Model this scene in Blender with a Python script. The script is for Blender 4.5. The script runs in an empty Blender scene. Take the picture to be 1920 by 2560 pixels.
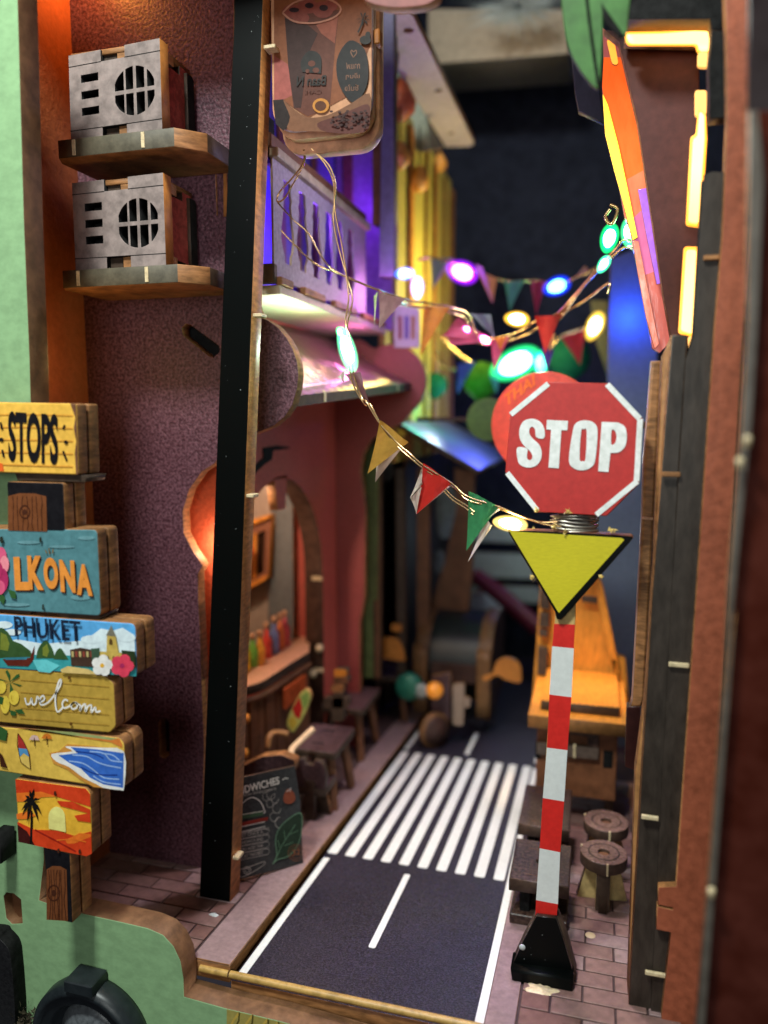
import bpy, bmesh, math, random
from mathutils import Vector, Matrix
from mathutils.geometry import tessellate_polygon
random.seed(7)
SC = bpy.context.scene
COL = SC.collection
# ------------------------------------------------------------------ camera (units: centimetres of the little street)
FPX = 1920.0
PITCH = math.atan(240 / FPX); YAW = math.atan(540 / FPX * math.cos(PITCH))
CAM_F = Vector((-math.sin(YAW) * math.cos(PITCH), math.cos(YAW) * math.cos(PITCH), -math.sin(PITCH)))
CAM_R = Vector((math.cos(YAW), math.sin(YAW), 0)); CAM_U = CAM_R.cross(CAM_F)
cd = bpy.data.cameras.new('camera'); cam = bpy.data.objects.new('camera', cd); COL.objects.link(cam)
cam.rotation_euler = Matrix((CAM_R, CAM_U, -CAM_F)).transposed().to_euler()
cd.sensor_fit = 'HORIZONTAL'; cd.sensor_width = 36; cd.lens = 36; cd.clip_start = .5; cd.clip_end = 400
cd.dof.use_dof = True; cd.dof.focus_distance = 14.0; cd.dof.aperture_fstop = .145
SC.camera = cam
# ------------------------------------------------------------------ world and colour
w = bpy.data.worlds.new('World'); SC.world = w; w.use_nodes = True
w.node_tree.nodes['Background'].inputs[0].default_value = (.30, .28, .36, 1)
w.node_tree.nodes['Background'].inputs[1].default_value = .07
SC.view_settings.view_transform = 'Standard'; SC.view_settings.look = 'None'; SC.view_settings.exposure = .3
SC.cycles.use_denoising = True
SC.cycles.max_bounces = 6; SC.cycles.diffuse_bounces = 3; SC.cycles.sample_clamp_indirect = 4
SC.cycles.caustics_reflective = False; SC.cycles.caustics_refractive = False
# ------------------------------------------------------------------ lamps
def lamp(name, kind, loc, power, col, size=1, target=None, size_y=None, angle=None):
    l = bpy.data.lights.new(name, kind); l.energy = power; l.color = col
    if kind == 'AREA':
        l.size = size
        if size_y: l.shape = 'RECTANGLE'; l.size_y = size_y
    else: l.shadow_soft_size = size
    if kind == 'SPOT': l.spot_size = math.radians(angle or 60); l.spot_blend = .6
    o = bpy.data.objects.new(name, l); COL.objects.link(o); o.location = loc
    if target is not None: o.rotation_euler = (Vector(target) - Vector(loc)).to_track_quat('-Z', 'Y').to_euler()
    return o
lamp('room_light', 'AREA', (-8, -2, 21), 8000, (.93, 1, .95), 4, (-5, 13, -4))
lamp('front_fill', 'AREA', (-2, -14, 3), 1500, (.95, 1, .97), 8, (-4, 13, -4))
lamp('wall_fill', 'POINT', (-5.8, 11.7, 4.2), 48, (1, .82, .90), .5)  # unseen lamp added to light the plum wall and its boxes
lamp('street_light', 'SPOT', (-2.6, 17.5, 10), 6800, (1, .84, .88), .9, (-3.6, 17.0, -10), angle=54)
lamp('shop_light', 'POINT', (-9.4, 17.6, -1.2), 620, (1, .74, .54), .4)
lamp('cart_light', 'SPOT', (.1, 19.0, 1.5), 2400, (1, .55, .16), .3, (-.3, 21, -8), angle=24)
lamp('balcony_violet', 'POINT', (-6.8, 17.4, 4.4), 190, (.13, .03, 1), .2)
lamp('balcony_violet_far', 'POINT', (-5.75, 20.5, 3.2), 60, (.8, .16, 1), .12)
lamp('balcony_front', 'POINT', (-4.2, 16.5, 5.2), 150, (.80, .68, 1), .3)
lamp('blue_glow', 'POINT', (.75, 25.3, 3.1), 190, (.02, .10, 1), .2)
lamp('keyhole_orange', 'POINT', (-7.80, 14.75, -2.8), 60, (1, .62, .45), .12)
lamp('wall_cool', 'POINT', (-.2, 23.2, -1.0), 130, (.85, .92, 1), .3)  # unseen lamp added to lift the lower part of the slate wall
lamp('road_violet', 'SPOT', (-2.2, 14, 3), 1100, (.35, .2, 1), .3, (-2.4, 12.3, -10), angle=22)
lamp('left_strip', 'POINT', (-9.75, 13.7, 8.8), 130, (1, .34, .06), .12)
lamp('left_strip_low', 'POINT', (-9.3, 12.2, 1.0), 34, (1, .62, .20), .3)
lamp('backdrop_blue', 'POINT', (-3, 36, 1), 260, (.10, .12, 1), .4)
lamp('far_cool', 'POINT', (-2.0, 34.5, -5), 130, (.75, .9, 1), .4)
lamp('facade_ground', 'POINT', (-4.4, 22.2, -5.2), 30, (1, .75, .62), .3)
lamp('sign_warm', 'POINT', (-3.6, 12.0, 7.2), 26, (1, .62, .30), .3)
lamp('beam_fill', 'POINT', (-4, 30, 14), 170, (1, .85, .65), .5)  # unseen lamp added to brighten the ceiling beam
lamp('facade_warm', 'POINT', (-4.0, 28, 4.5), 620, (1, .80, .25), .3)
lamp('return_violet', 'POINT', (-6.9, 22.3, 6.3), 45, (.30, .06, 1), .15)
for nm, loc, e, c in (('awning_streak_white', (-6.35, 15.5, 1.55), 150, (.78, 1, .82)), ('awning_streak_peach', (-6.7, 17.2, 1.9), 12, (1, .62, .35)), ('awning_streak_green', (-6.4, 16.7, 1.7), 60, (.25, 1, .50)), ('awning_streak_rose', (-6.6, 18.8, 1.9), 7, (1, .55, .4)),
                     ('awning_streak_magenta', (-6.3, 20.3, 1.8), 40, (1, .22, .85)), ('second_awning_teal', (-5.3, 27.0, .4), 95, (.05, 1, .42)), ('second_awning_blue', (-5.5, 25.2, .4), 30, (.22, .25, 1)), ('second_awning_pale', (-5.1, 29.4, .5), 45, (.7, .9, 1)), ('second_awning_rose', (-5.3, 26.0, .4), 12, (1, .6, .5))):
    lamp(nm, 'POINT', loc, e, c, .06)  # lamps without bulbs, added to streak both awning boards with colour
# ------------------------------------------------------------------ materials
MATS = {}
def lin(c):
    return tuple((x / 12.92 if x <= .04045 else ((x + .055) / 1.055) ** 2.4) for x in c)
def mat(name, col, rough=.6, scale=6, bump=.0, var=.15, dist=.02, emit=None, estr=0, metal=0, alpha=1, stretch=None, detail=4, spec=.5, col2=None, transmission=0, ior=1.45, coat=0, contrast=None):
    if name in MATS: return MATS[name]
    m = bpy.data.materials.new(name); m.use_nodes = True; nt = m.node_tree; b = nt.nodes['Principled BSDF']
    b.inputs['Base Color'].default_value = (*col, 1); b.inputs['Roughness'].default_value = rough
    b.inputs['Metallic'].default_value = metal; b.inputs['Alpha'].default_value = alpha
    b.inputs['Specular IOR Level'].default_value = spec; b.inputs['IOR'].default_value = ior
    b.inputs['Transmission Weight'].default_value = transmission; b.inputs['Coat Weight'].default_value = coat
    if emit: b.inputs['Emission Color'].default_value = (*emit, 1); b.inputs['Emission Strength'].default_value = estr
    if var or bump:
        tc = nt.nodes.new('ShaderNodeTexCoord'); mp = nt.nodes.new('ShaderNodeMapping'); nt.links.new(tc.outputs['Object'], mp.inputs[0])
        if stretch: mp.inputs['Scale'].default_value = stretch
        n = nt.nodes.new('ShaderNodeTexNoise'); n.inputs['Scale'].default_value = scale; n.inputs['Detail'].default_value = detail
        n.inputs['Roughness'].default_value = .6
        nt.links.new(mp.outputs[0], n.inputs['Vector'])
        if var:
            n2 = nt.nodes.new('ShaderNodeTexNoise'); n2.inputs['Scale'].default_value = .7; n2.inputs['Detail'].default_value = 3
            nt.links.new(tc.outputs['Object'], n2.inputs['Vector'])
            ad = nt.nodes.new('ShaderNodeMath'); ad.operation = 'MULTIPLY_ADD'; ad.inputs[1].default_value = .08 if name in ('asphalt_paper', 'green_paper', 'plum_leather_paper') else .35
            nt.links.new(n2.outputs[0], ad.inputs[0]); 
            sc = nt.nodes.new('ShaderNodeMath'); sc.operation = 'MULTIPLY'; sc.inputs[1].default_value = .92 if name in ('asphalt_paper', 'green_paper', 'plum_leather_paper') else .65
            nt.links.new(n.outputs[0], sc.inputs[0]); nt.links.new(sc.outputs[0], ad.inputs[2])
            r = nt.nodes.new('ShaderNodeValToRGB'); e = r.color_ramp.elements
            lo, hi = contrast or (.36, .64)
            e[0].position = lo; e[1].position = hi
            c2 = col2 or tuple(min(1, c * (1 + var) + var * .03) for c in col)
            e[0].color = (*[c * (1 - var) for c in col], 1); e[1].color = (*c2, 1)
            nt.links.new(ad.outputs[0], r.inputs[0]); nt.links.new(r.outputs[0], b.inputs['Base Color'])
        if bump:
            bp = nt.nodes.new('ShaderNodeBump'); bp.inputs['Strength'].default_value = bump; bp.inputs['Distance'].default_value = dist
            nt.links.new(n.outputs[0], bp.inputs['Height']); nt.links.new(bp.outputs[0], b.inputs['Normal'])
    MATS[name] = m; return m
def ink(name, col, rough=.5):   # flat print ink, colour given as it looks (sRGB)
    return mat('ink_' + name, lin(col), rough, scale=9, var=.16, bump=.06, dist=.01, spec=.22)
MDF = mat('burnt_wood_edge', (.27, .115, .034), .62, 3, .35, .45, .02, stretch=(1, 1, 4), contrast=(.38, .62))
MDF_D = mat('charred_wood_edge', (.045, .024, .012), .6, 5, .3, .4, .02)
MDF_O = mat('orange_wood_edge', (.36, .13, .02), .6, 3, .3, .35, .02)
PURPLE = mat('plum_leather_paper', (.078, .020, .034), .5, 17, .6, .45, .03, col2=(.185, .080, .105), contrast=(.38, .70), detail=2)
SALMON = mat('red_leather_paper', (.46, .090, .060), .55, 9, .45, .18, .02)
ORANGE_P = mat('orange_leather_paper', (.50, .085, .025), .85, 9, .7, .2, .03)
GREEN = mat('green_paper', (.245, .415, .205), .75, 5, .08, .10, .01, stretch=(1, 1, 1.5))
WHITEP = mat('white_paper', (.74, .76, .74), .6, 10, .10, .07, .01)
GREYP = mat('grey_mottled_paper', (.225, .175, .160), .7, 5, .15, .30, .01, contrast=(.38, .6))
BLACK = mat('black_gloss_board', (.0018, .0026, .0025), .38, 25, .0, .0, .005, spec=.14)
BLACKM = mat('black_matt', (.005, .005, .005), .7, 8, .1, .3, spec=.15)
DARKB = mat('dark_brown_paper', (.040, .018, .014), .42, 14, .5, .45, .02, col2=(.13, .075, .055), contrast=(.42, .7))
REDI = mat('red_lacquer_paper', (.52, .022, .018), .45, 8, .12, .12, .01)
YELI = mat('yellow_paper', (.60, .52, .010), .55, 8, .10, .10, .01, stretch=(1, 1, 6))
COPPER = mat('copper_wire', (.62, .42, .20), .22, metal=.9, var=0)
WIREG = mat('steel_wire', (.45, .42, .36), .3, metal=.9, var=0)
GREYCOL = mat('grey_paper', (.14, .15, .15), .6, 6, .1, .15)
BEIGE = mat('beige_plaster_paper', (.42, .33, .26), .7, 5, .1, .12)
WOODO = mat('orange_plywood', (.62, .23, .022), .55, 3, .12, .25, .01, stretch=(6, 1, 1))
WOODD = mat('brown_plywood', (.14, .055, .020), .6, 3, .15, .3, .01)
WOODL = mat('raw_plywood', (.50, .34, .12), .6, 5, .15, .3, .01)
ASPHALT = mat('asphalt_paper', (.020, .017, .026), .36, 28, .6, .35, .015, col2=(.058, .050, .080), contrast=(.42, .68), detail=3)
BRICK = mat('brick_paper', (.22, .125, .110), .55, 6, .25, .22, .01)
BRICK2 = mat('brick_paper_grey', (.27, .18, .175), .55, 6, .25, .22, .01)
BRICK3 = mat('brick_paper_dark', (.17, .085, .072), .55, 6, .25, .22, .01)
JOINT = mat('pavement_joint', (.055, .030, .030), .7, 6, .1, .2)
RUST = mat('rust_leather_paper', (.30, .075, .032), .5, 7, .35, .25, .02)
MAROON = mat('maroon_board', (.075, .014, .010), .5, 6, .1, .2)
LEDY = mat('warm_led', (1, .6, .2), var=0, emit=(1, .52, .13), estr=4.2)
# ------------------------------------------------------------------ photo crops (px0, py0, zoom) used only to measure points on the planes below
CR = {'A': (0, 0, 2.37), 'B': (500, 0, 2.37), 'C': (1100, 0, 2.0232), 'D': (0, 900, 2.765), 'E': (450, 700, 2.212), 'F': (1100, 800, 2.0232), 'G': (0, 1600, 2.3043), 'H': (500, 1400, 2.0737), 'I': (1150, 1500, 2.087), 'J': (550, 1900, 2.0737), 'K': (850, 1400, 3.0164), 'L': (1000, 500, 2.552), 'M': (0, 2150, 2.37), 'N': (600, 1100, 3.687), 'O': (900, 1000, 3.318), 'Q': (580, 1500, 3.318), 'T': (1230, 1800, 3.858), 'W': (1280, 1150, 3.686), 'd': (0, 0, .8641), 's': (0, 0, 1)}
def ray(k, x, y):
    a = CR[k]; px = a[0] + x / a[2]; py = a[1] + y / a[2]
    return CAM_F + CAM_R * ((px - 960) / FPX) + CAM_U * ((1280 - py) / FPX)
K_SLOPE = .09
def floor_z(y, h=0): return -9 - K_SLOPE * y + h
class Frame:      # a plane of the place: origin, two axes; its face looks along ex x ey
    def __init__(s, o, ex, ey):
        s.o = Vector(o); s.ex = Vector(ex).normalized(); s.ey = Vector(ey).normalized(); s.n = s.ex.cross(s.ey)
        s.M = Matrix((s.ex, s.ey, s.n)).transposed()
    def px(s, k, x, y):
        d = ray(k, x, y); t = s.o.dot(s.n) / d.dot(s.n); p = d * t - s.o
        return (p.dot(s.ex), p.dot(s.ey))
    def pts(s, k, L): return [s.px(k, *q) if len(q) == 2 else s.px(*q) for q in L]
    def w(s, a, b, c=0): return s.o + s.ex * a + s.ey * b + s.n * c
    def back(s, c): return Frame(s.o + s.n * c, s.ex, s.ey)
def FY(y): return Frame((0, y, 0), (1, 0, 0), (0, 0, 1))
def FX(x): return Frame((x, 0, 0), (0, 1, 0), (0, 0, 1))
def FZ(z): return Frame((0, 0, z), (1, 0, 0), (0, 1, 0))
def FF(h=0): return Frame((0, 0, -9 + h), (1, 0, 0), (0, 1, -K_SLOPE))
def P(k, x, y, Y): d = ray(k, x, y); return d * (Y / d.y)
def PF(k, x, y, h=0): f = FF(h); return f.w(*f.px(k, x, y))
# ------------------------------------------------------------------ object helpers
def finish(name, me, parent=None, label=None, cat=None, group=None, kind=None, sub=False):
    o = bpy.data.objects.new(name, me); COL.objects.link(o)
    if parent is not None:
        o.parent = parent
        if parent.type == 'EMPTY': o.matrix_parent_inverse = Matrix.Translation(parent.location).inverted()
    if label: o['label'] = label
    if cat: o['category'] = cat
    if group: o['group'] = group
    if kind: o['kind'] = kind
    return o
def thing(name, loc, label, cat, group=None):
    o = bpy.data.objects.new(name, None); COL.objects.link(o); o.location = loc; o.empty_display_size = .3
    o['label'] = label; o['category'] = cat
    if group: o['group'] = group
    return o
def dup(root, loc=None, label=None, rz=0):
    r = root.copy(); COL.objects.link(r)
    if loc is not None: r.location = loc
    r.rotation_euler.z = rz
    if label: r['label'] = label
    for ch in list(root.children):
        c = ch.copy(); COL.objects.link(c); c.parent = r
        for g in list(ch.children):
            e = g.copy(); COL.objects.link(e); e.parent = c
    return r
def curve_mesh(loops, thick, bevel=0):
    cu = bpy.data.curves.new('outline', 'CURVE'); cu.dimensions = '2D'; cu.fill_mode = 'BOTH'; cu.extrude = max(0, thick / 2 - bevel)
    cu.bevel_depth = bevel; cu.offset = -bevel; cu.bevel_resolution = 1
    for L in loops:
        s = cu.splines.new('POLY'); s.points.add(len(L) - 1); s.use_cyclic_u = True
        for p, q in zip(s.points, L): p.co = (q[0], q[1], 0, 1)
    o = bpy.data.objects.new('outline', cu); me = bpy.data.meshes.new_from_object(o)
    bpy.data.objects.remove(o); bpy.data.curves.remove(cu)
    return me
def slab(name, fr, outline, thick, front, edge=MDF, holes=(), parent=None, bevel=.012, **kw):
    """a board: outline (plane coordinates) on the frame's face, its thickness behind the face"""
    me = curve_mesh([outline] + list(holes), thick, bevel)
    me.materials.clear(); me.materials.append(front); me.materials.append(edge)
    for p in me.polygons: p.material_index = 0 if p.normal.z > .75 else 1
    me.transform(Matrix.Translation(fr.o - fr.n * (thick / 2)) @ fr.M.to_4x4())
    return finish(name, me, parent, **kw)
def rect(x0, y0, x1, y1): return [(x0, y0), (x1, y0), (x1, y1), (x0, y1)]
def rrect(x0, y0, x1, y1, r, n=6):
    out = []
    for cx, cy, a in ((x1 - r, y1 - r, 0), (x0 + r, y1 - r, 90), (x0 + r, y0 + r, 180), (x1 - r, y0 + r, 270)):
        for i in range(n + 1):
            t = math.radians(a + 90 * i / n); out.append((cx + r * math.cos(t), cy + r * math.sin(t)))
    return out
def circ(cx, cy, r, n=32, ry=None): return [(cx + r * math.cos(2 * math.pi * i / n), cy + (ry or r) * math.sin(2 * math.pi * i / n)) for i in range(n)]
def smooth(pts, n=5, closed=False):
    out = []; N = len(pts)
    rng = range(N if closed else N - 1)
    for i in rng:
        g = lambda j: Vector(pts[j % N] if closed else pts[max(0, min(N - 1, j))])
        p0, p1, p2, p3 = g(i - 1), g(i), g(i + 1), g(i + 2)
        for j in range(n):
            t = j / n
            out.append(tuple(.5 * ((2 * p1) + (p2 - p0) * t + (2 * p0 - 5 * p1 + 4 * p2 - p3) * t * t + (3 * p1 - p0 - 3 * p2 + p3) * t ** 3)))
    if not closed: out.append(tuple(pts[-1]))
    return out
def round_poly(pts, r, n=4):
    out = []; N = len(pts)
    for i in range(N):
        p = Vector(pts[i]); a = Vector(pts[i - 1]) - p; b = Vector(pts[(i + 1) % N]) - p
        ra = min(r, a.length * .45); rb = min(r, b.length * .45)
        A = p + a.normalized() * ra; B = p + b.normalized() * rb
        for j in range(n + 1):
            t = j / n; out.append(tuple(A * (1 - t) ** 2 + p * 2 * t * (1 - t) + B * t * t))
    return out
def boxm(x0, y0, z0, x1, y1, z1, bev=.02, M=None):
    bm = bmesh.new(); bmesh.ops.create_cube(bm, size=1)
    for v in bm.verts: v.co = Vector(((x0 + x1) / 2 + v.co.x * (x1 - x0), (y0 + y1) / 2 + v.co.y * (y1 - y0), (z0 + z1) / 2 + v.co.z * (z1 - z0)))
    if bev: bmesh.ops.bevel(bm, geom=bm.edges[:], offset=min(bev, .3 * min(abs(x1 - x0), abs(y1 - y0), abs(z1 - z0))), segments=1, affect='EDGES')
    if M: bmesh.ops.transform(bm, matrix=M, verts=bm.verts)
    return bm
def tomesh(name, bm, mats, parent=None, smooth_=False, **kw):
    bmesh.ops.recalc_face_normals(bm, faces=bm.faces)
    me = bpy.data.meshes.new(name); bm.to_mesh(me); bm.free()
    for m in (mats if isinstance(mats, (list, tuple)) else [mats]): me.materials.append(m)
    if smooth_:
        for p in me.polygons: p.use_smooth = True
    return finish(name, me, parent, **kw)
def box(name, x0, y0, z0, x1, y1, z1, m, parent=None, bev=.02, top=None, M=None, **kw):
    o = tomesh(name, boxm(x0, y0, z0, x1, y1, z1, bev, M), [m] + ([top] if top else []), parent, **kw)
    if top:
        for p in o.data.polygons:
            if p.normal.z > .7: p.material_index = 1
    return o
def lathe(name, prof, c, m, parent=None, n=24, axis='Z', smooth_=True, caps=True, **kw):
    bm = bmesh.new(); rings = []
    for r, z in prof:
        rings.append([bm.verts.new((r * math.cos(2 * math.pi * i / n), r * math.sin(2 * math.pi * i / n), z)) for i in range(n)])
    for a, b in zip(rings, rings[1:]):
        for i in range(n): bm.faces.new((a[i], a[(i + 1) % n], b[(i + 1) % n], b[i]))
    if caps and prof[0][0] > 1e-4: bm.faces.new(rings[0][::-1])
    if caps and prof[-1][0] > 1e-4: bm.faces.new(rings[-1])
    bmesh.ops.remove_doubles(bm, verts=bm.verts, dist=1e-5)
    R = {'Z': Matrix.Identity(4), 'Y': Matrix.Rotation(math.radians(90), 4, 'X'), 'X': Matrix.Rotation(math.radians(90), 4, 'Y')}[axis]
    bmesh.ops.transform(bm, matrix=Matrix.Translation(c) @ R, verts=bm.verts)
    return tomesh(name, bm, m, parent, smooth_, **kw)
def par_split(name): return name == 'wire'
def tube(name, paths, r, m, parent=None, n=4, **kw):
    cu = bpy.data.curves.new(name, 'CURVE'); cu.dimensions = '3D'; cu.bevel_depth = r; cu.bevel_resolution = 2; cu.use_fill_caps = True
    if not isinstance(paths[0][0], (tuple, list, Vector)): paths = [paths]
    if len(paths) > 1 and par_split(name):
        for q in paths[1:]: tube(name, q, r, m, parent, n, **kw)
        paths = paths[:1]
    for L in paths:
        L = smooth([tuple(p) for p in L], n) if n > 1 else L
        s = cu.splines.new('POLY'); s.points.add(len(L) - 1)
        for p, q in zip(s.points, L): p.co = (*q, 1)
    o = bpy.data.objects.new(name, cu); me = bpy.data.meshes.new_from_object(o); bpy.data.objects.remove(o); bpy.data.curves.remove(cu)
    me.materials.clear(); me.materials.append(m)
    for p in me.polygons: p.use_smooth = True
    return finish(name, me, parent, **kw)
def text_mesh(s, bold=.0):
    cu = bpy.data.curves.new('lettering', 'FONT'); cu.body = s; cu.offset = bold; cu.resolution_u = 4; cu.extrude = .0
    o = bpy.data.objects.new('lettering', cu); COL.objects.link(o); dg = bpy.context.evaluated_depsgraph_get()
    me = bpy.data.meshes.new_from_object(o.evaluated_get(dg)); bpy.data.objects.remove(o); bpy.data.curves.remove(cu)
    return me
class Print:
    """flat print on one face: inks laid as thin sheets, joined into one mesh"""
    def __init__(s, fr, key=None): s.fr = fr; s.key = key; s.v = []; s.f = []; s.m = []; s.mats = []; s.h = .008
    def _mi(s, m):
        if m not in s.mats: s.mats.append(m)
        return s.mats.index(m)
    def poly(s, pts, m, world2=False, k=None):
        P2 = pts if world2 else [s.fr.px(k or s.key, *p) for p in pts]
        b = len(s.v); s.v += [s.fr.w(a, c, s.h) for a, c in P2]
        for t in tessellate_polygon([[Vector((a, c, 0)) for a, c in P2]]):
            p = [Vector(P2[i]) for i in t]
            if (p[1] - p[0]).cross(p[2] - p[0]) < 0: t = t[::-1]
            s.f.append([b + i for i in t]); s.m.append(s._mi(m))
        s.h += .0012
    def line(s, pts, wd, m, k=None, sm=0, closed=False):
        if sm: pts = smooth(pts, sm, closed)
        if closed: pts = list(pts) + [pts[0]]
        P2 = [Vector(s.fr.px(k or s.key, *p)) for p in pts]
        b = len(s.v)
        for i, p in enumerate(P2):
            d = (P2[min(i + 1, len(P2) - 1)] - P2[max(i - 1, 0)]); d = d.normalized() if d.length > 0 else Vector((1, 0)); n = Vector((-d.y, d.x)) * wd / 2
            s.v += [s.fr.w(*(p + n), s.h), s.fr.w(*(p - n), s.h)]
        for i in range(len(P2) - 1):
            s.f.append([b + 2 * i, b + 2 * i + 1, b + 2 * i + 3, b + 2 * i + 2]); s.m.append(s._mi(m))
        s.h += .0006
    def ell(s, cx, cy, rx, ry, m, n=16): s.poly([(cx + rx * math.cos(2 * math.pi * i / n), cy + ry * math.sin(2 * math.pi * i / n)) for i in range(n)], m)
    def text(s, txt, bl, br, tl, m, bold=.0, k=None, mirror=False, shear=0):
        me = text_mesh(txt, bold); xs = [v.co.x for v in me.vertices]; ys = [v.co.y for v in me.vertices]
        if not xs: return
        x0, x1, y0, y1 = min(xs), max(xs), min(ys), max(ys)
        a, bb, c = (Vector(s.fr.px(k or s.key, *q)) for q in (bl, br, tl))
        b = len(s.v)
        for v in me.vertices:
            u = (v.co.x - x0) / (x1 - x0); t = (v.co.y - y0) / (y1 - y0)
            if mirror: u = 1 - u
            q = a + (bb - a) * u + (c - a) * t; s.v.append(s.fr.w(q.x, q.y, s.h))
        for p in me.polygons: s.f.append([b + i for i in p.vertices]); s.m.append(s._mi(m))
        s.h += .0012; bpy.data.meshes.remove(me)
    def done(s, parent, name='print', **kw):
        me = bpy.data.meshes.new(name); me.from_pydata(s.v, [], s.f)
        for m in s.mats: me.materials.append(m)
        me.polygons.foreach_set('material_index', s.m); me.update()
        return finish(name, me, parent, **kw)
def flower(pr, cx, cy, r, m, mc, k=None, rot=0):
    for i in range(5):
        a = rot + i * 2 * math.pi / 5
        pr.poly([(cx + r * .52 * math.cos(a) + r * .46 * math.cos(2 * math.pi * j / 10), cy + r * .52 * math.sin(a) + r * .46 * math.sin(2 * math.pi * j / 10)) for j in range(10)], m)
    pr.poly([(cx + r * .2 * math.cos(2 * math.pi * j / 8), cy + r * .2 * math.sin(2 * math.pi * j / 8)) for j in range(8)], mc)
# =================================================================== GROUND
F0, F3 = FF(0), FF(.3)
road = slab('road', F0, rect(-6.02, 11.45, -1.5, 40), .25, ASPHALT, MDF, kind='structure')
def mark(name, outline, label=None):
    o = slab(name, F0.back(.012), outline, .012, WHITEP, WHITEP, parent=road, bevel=0)
    if label: o['label'] = label
    return o
def fq(*q): return [F0.px(*p) for p in q]
for i in range(10):
    x = -6.0 + i * .4455
    mark('crosswalk_stripe', round_poly(rect(x, 16.45, x + .245, 23.85), .06))
mark('edge_line', rect(-5.99, 11.5, -5.84, 16.2)); mark('edge_line', rect(-5.99, 24.1, -5.86, 38))
mark('edge_line', rect(-1.68, 11.5, -1.53, 23.7)); mark('edge_line', rect(-1.68, 24.3, -1.53, 38))
for y0, y1 in ((13.13, 16.05), (24.3, 26.6), (29.5, 32)):
    mark('centre_dash', round_poly(rect(-3.97, y0, -3.83, y1), .05))
# pavements: a slab with every brick in view laid on it
def pavement(name, outline, brick_area, keep):
    base = slab(name, FF(.27), outline, .30, JOINT, MDF, kind='structure', bevel=.01)
    x0, x1, y0, y1 = brick_area; bl, bw, g = 1.02, .40, .035
    cache = {}; r = 0; y = y0
    while y < y1:
        x = x0 - (bl + g) * (.5 if r % 2 else 0) - random.uniform(0, .05)
        while x < x1:
            a, b = max(x, x0), min(x + bl, x1)
            if b - a > .12 and keep(a, y, b, y + bw):
                key = round(b - a, 1)
                if key not in cache:
                    bm = boxm(-.5 * key, 0, 0, .5 * key, bw, .035, .012)
                    bmesh.ops.recalc_face_normals(bm, faces=bm.faces)
                    me = bpy.data.meshes.new('brick'); bm.to_mesh(me); bm.free(); me.materials.append(None); cache[key] = me
                o = finish('brick', cache[key], base); mid = (a + b) / 2
                o.location = (mid, y, floor_z(y, .268 + random.uniform(0, .006))); o.rotation_euler.x = -math.atan(K_SLOPE)
                o.scale.x = (b - a) / key
                o.material_slots[0].link = 'OBJECT'; o.material_slots[0].material = random.choice([BRICK, BRICK, BRICK2, BRICK3])
            x += bl + g
        y += bw + g; r += 1
    return base
pl = pavement('pavement_left', [(-11, 11.45), (-6.04, 11.45), (-6.04, 40), (-11, 40)], (-10.9, -6.85, 11.5, 16.4), lambda a, y0, b, y1: True)
slab('kerbstone', FF(.30), rect(-6.80, 11.46, -6.05, 27), .04, mat('kerb_paper', (.27, .18, .18), .55, 8, .25, .2, .01), MDF, parent=pl, bevel=.008)
slab('kerbstone', FF(.30), rect(-6.80, 27.05, -6.05, 39), .04, MATS['kerb_paper'], MDF, parent=pl, bevel=.008)
slab('kerb_face', Frame((-6.04, 0, -9 + .15), (0, 1, -K_SLOPE), (0, 0, 1)), rect(11.45, -.155, 40, .145), .02, mat('kerb_wood', (.30, .15, .07), .55, 4, .3, .35, .02), MDF, parent=pl, bevel=0)
prt = pavement('pavement_right', [(-1.48, 9.6), (3.2, 9.6), (3.2, 40), (-1.48, 40)], (-.95, 1.6, 9.7, 22.5), lambda a, y0, b, y1: True)
slab('kerbstone', FF(.30), rect(-1.47, 9.62, -1.0, 39), .04, MATS['kerb_paper'], MDF, parent=prt, bevel=.008)
# glue smears and sawdust flecks
gl = mat('dried_glue', (.62, .50, .30), .3, 12, .5, .3, .03)
def smear(name, c, r, m, lab, sq=.6):
    bm = bmesh.new(); n = 22; top = bm.verts.new((c.x, c.y, c.z + .035)); rg = []
    for i in range(n):
        t = 2 * math.pi * i / n; q = r * (.65 + .45 * random.random()); rg.append((bm.verts.new((c.x + q * math.cos(t) * .6, c.y + q * sq * math.sin(t) * .6, c.z + .02 + .012 * random.random())), bm.verts.new((c.x + q * math.cos(t), c.y + q * sq * math.sin(t), c.z))))
    for i in range(n):
        a, b = rg[i], rg[(i + 1) % n]; bm.faces.new((top, a[0], b[0])); bm.faces.new((a[0], a[1], b[1], b[0]))
    tomesh(name, bm, m, smooth_=True, label=lab, cat='glue')
smear('glue_smear', PF('I', 425, 2035, .305), .30, gl, 'dried glue smear at the foot of the black sign base', .55)
smear('glue_smear', PF('G', 1235, 1585, .305), .12, mat('wet_glue', (.5, .55, .55), .1, var=0), 'shiny glue smear at the foot of the black post')
lathe('wood_fleck', [(0, .012), (.09, .008), (.1, 0)], PF('I', 680, 1750, .31), mat('pale_fleck', (.75, .62, .38), .5, var=0), label='pale sawdust fleck lying on the bricks behind the stop sign base', cat='wood fleck')
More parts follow.
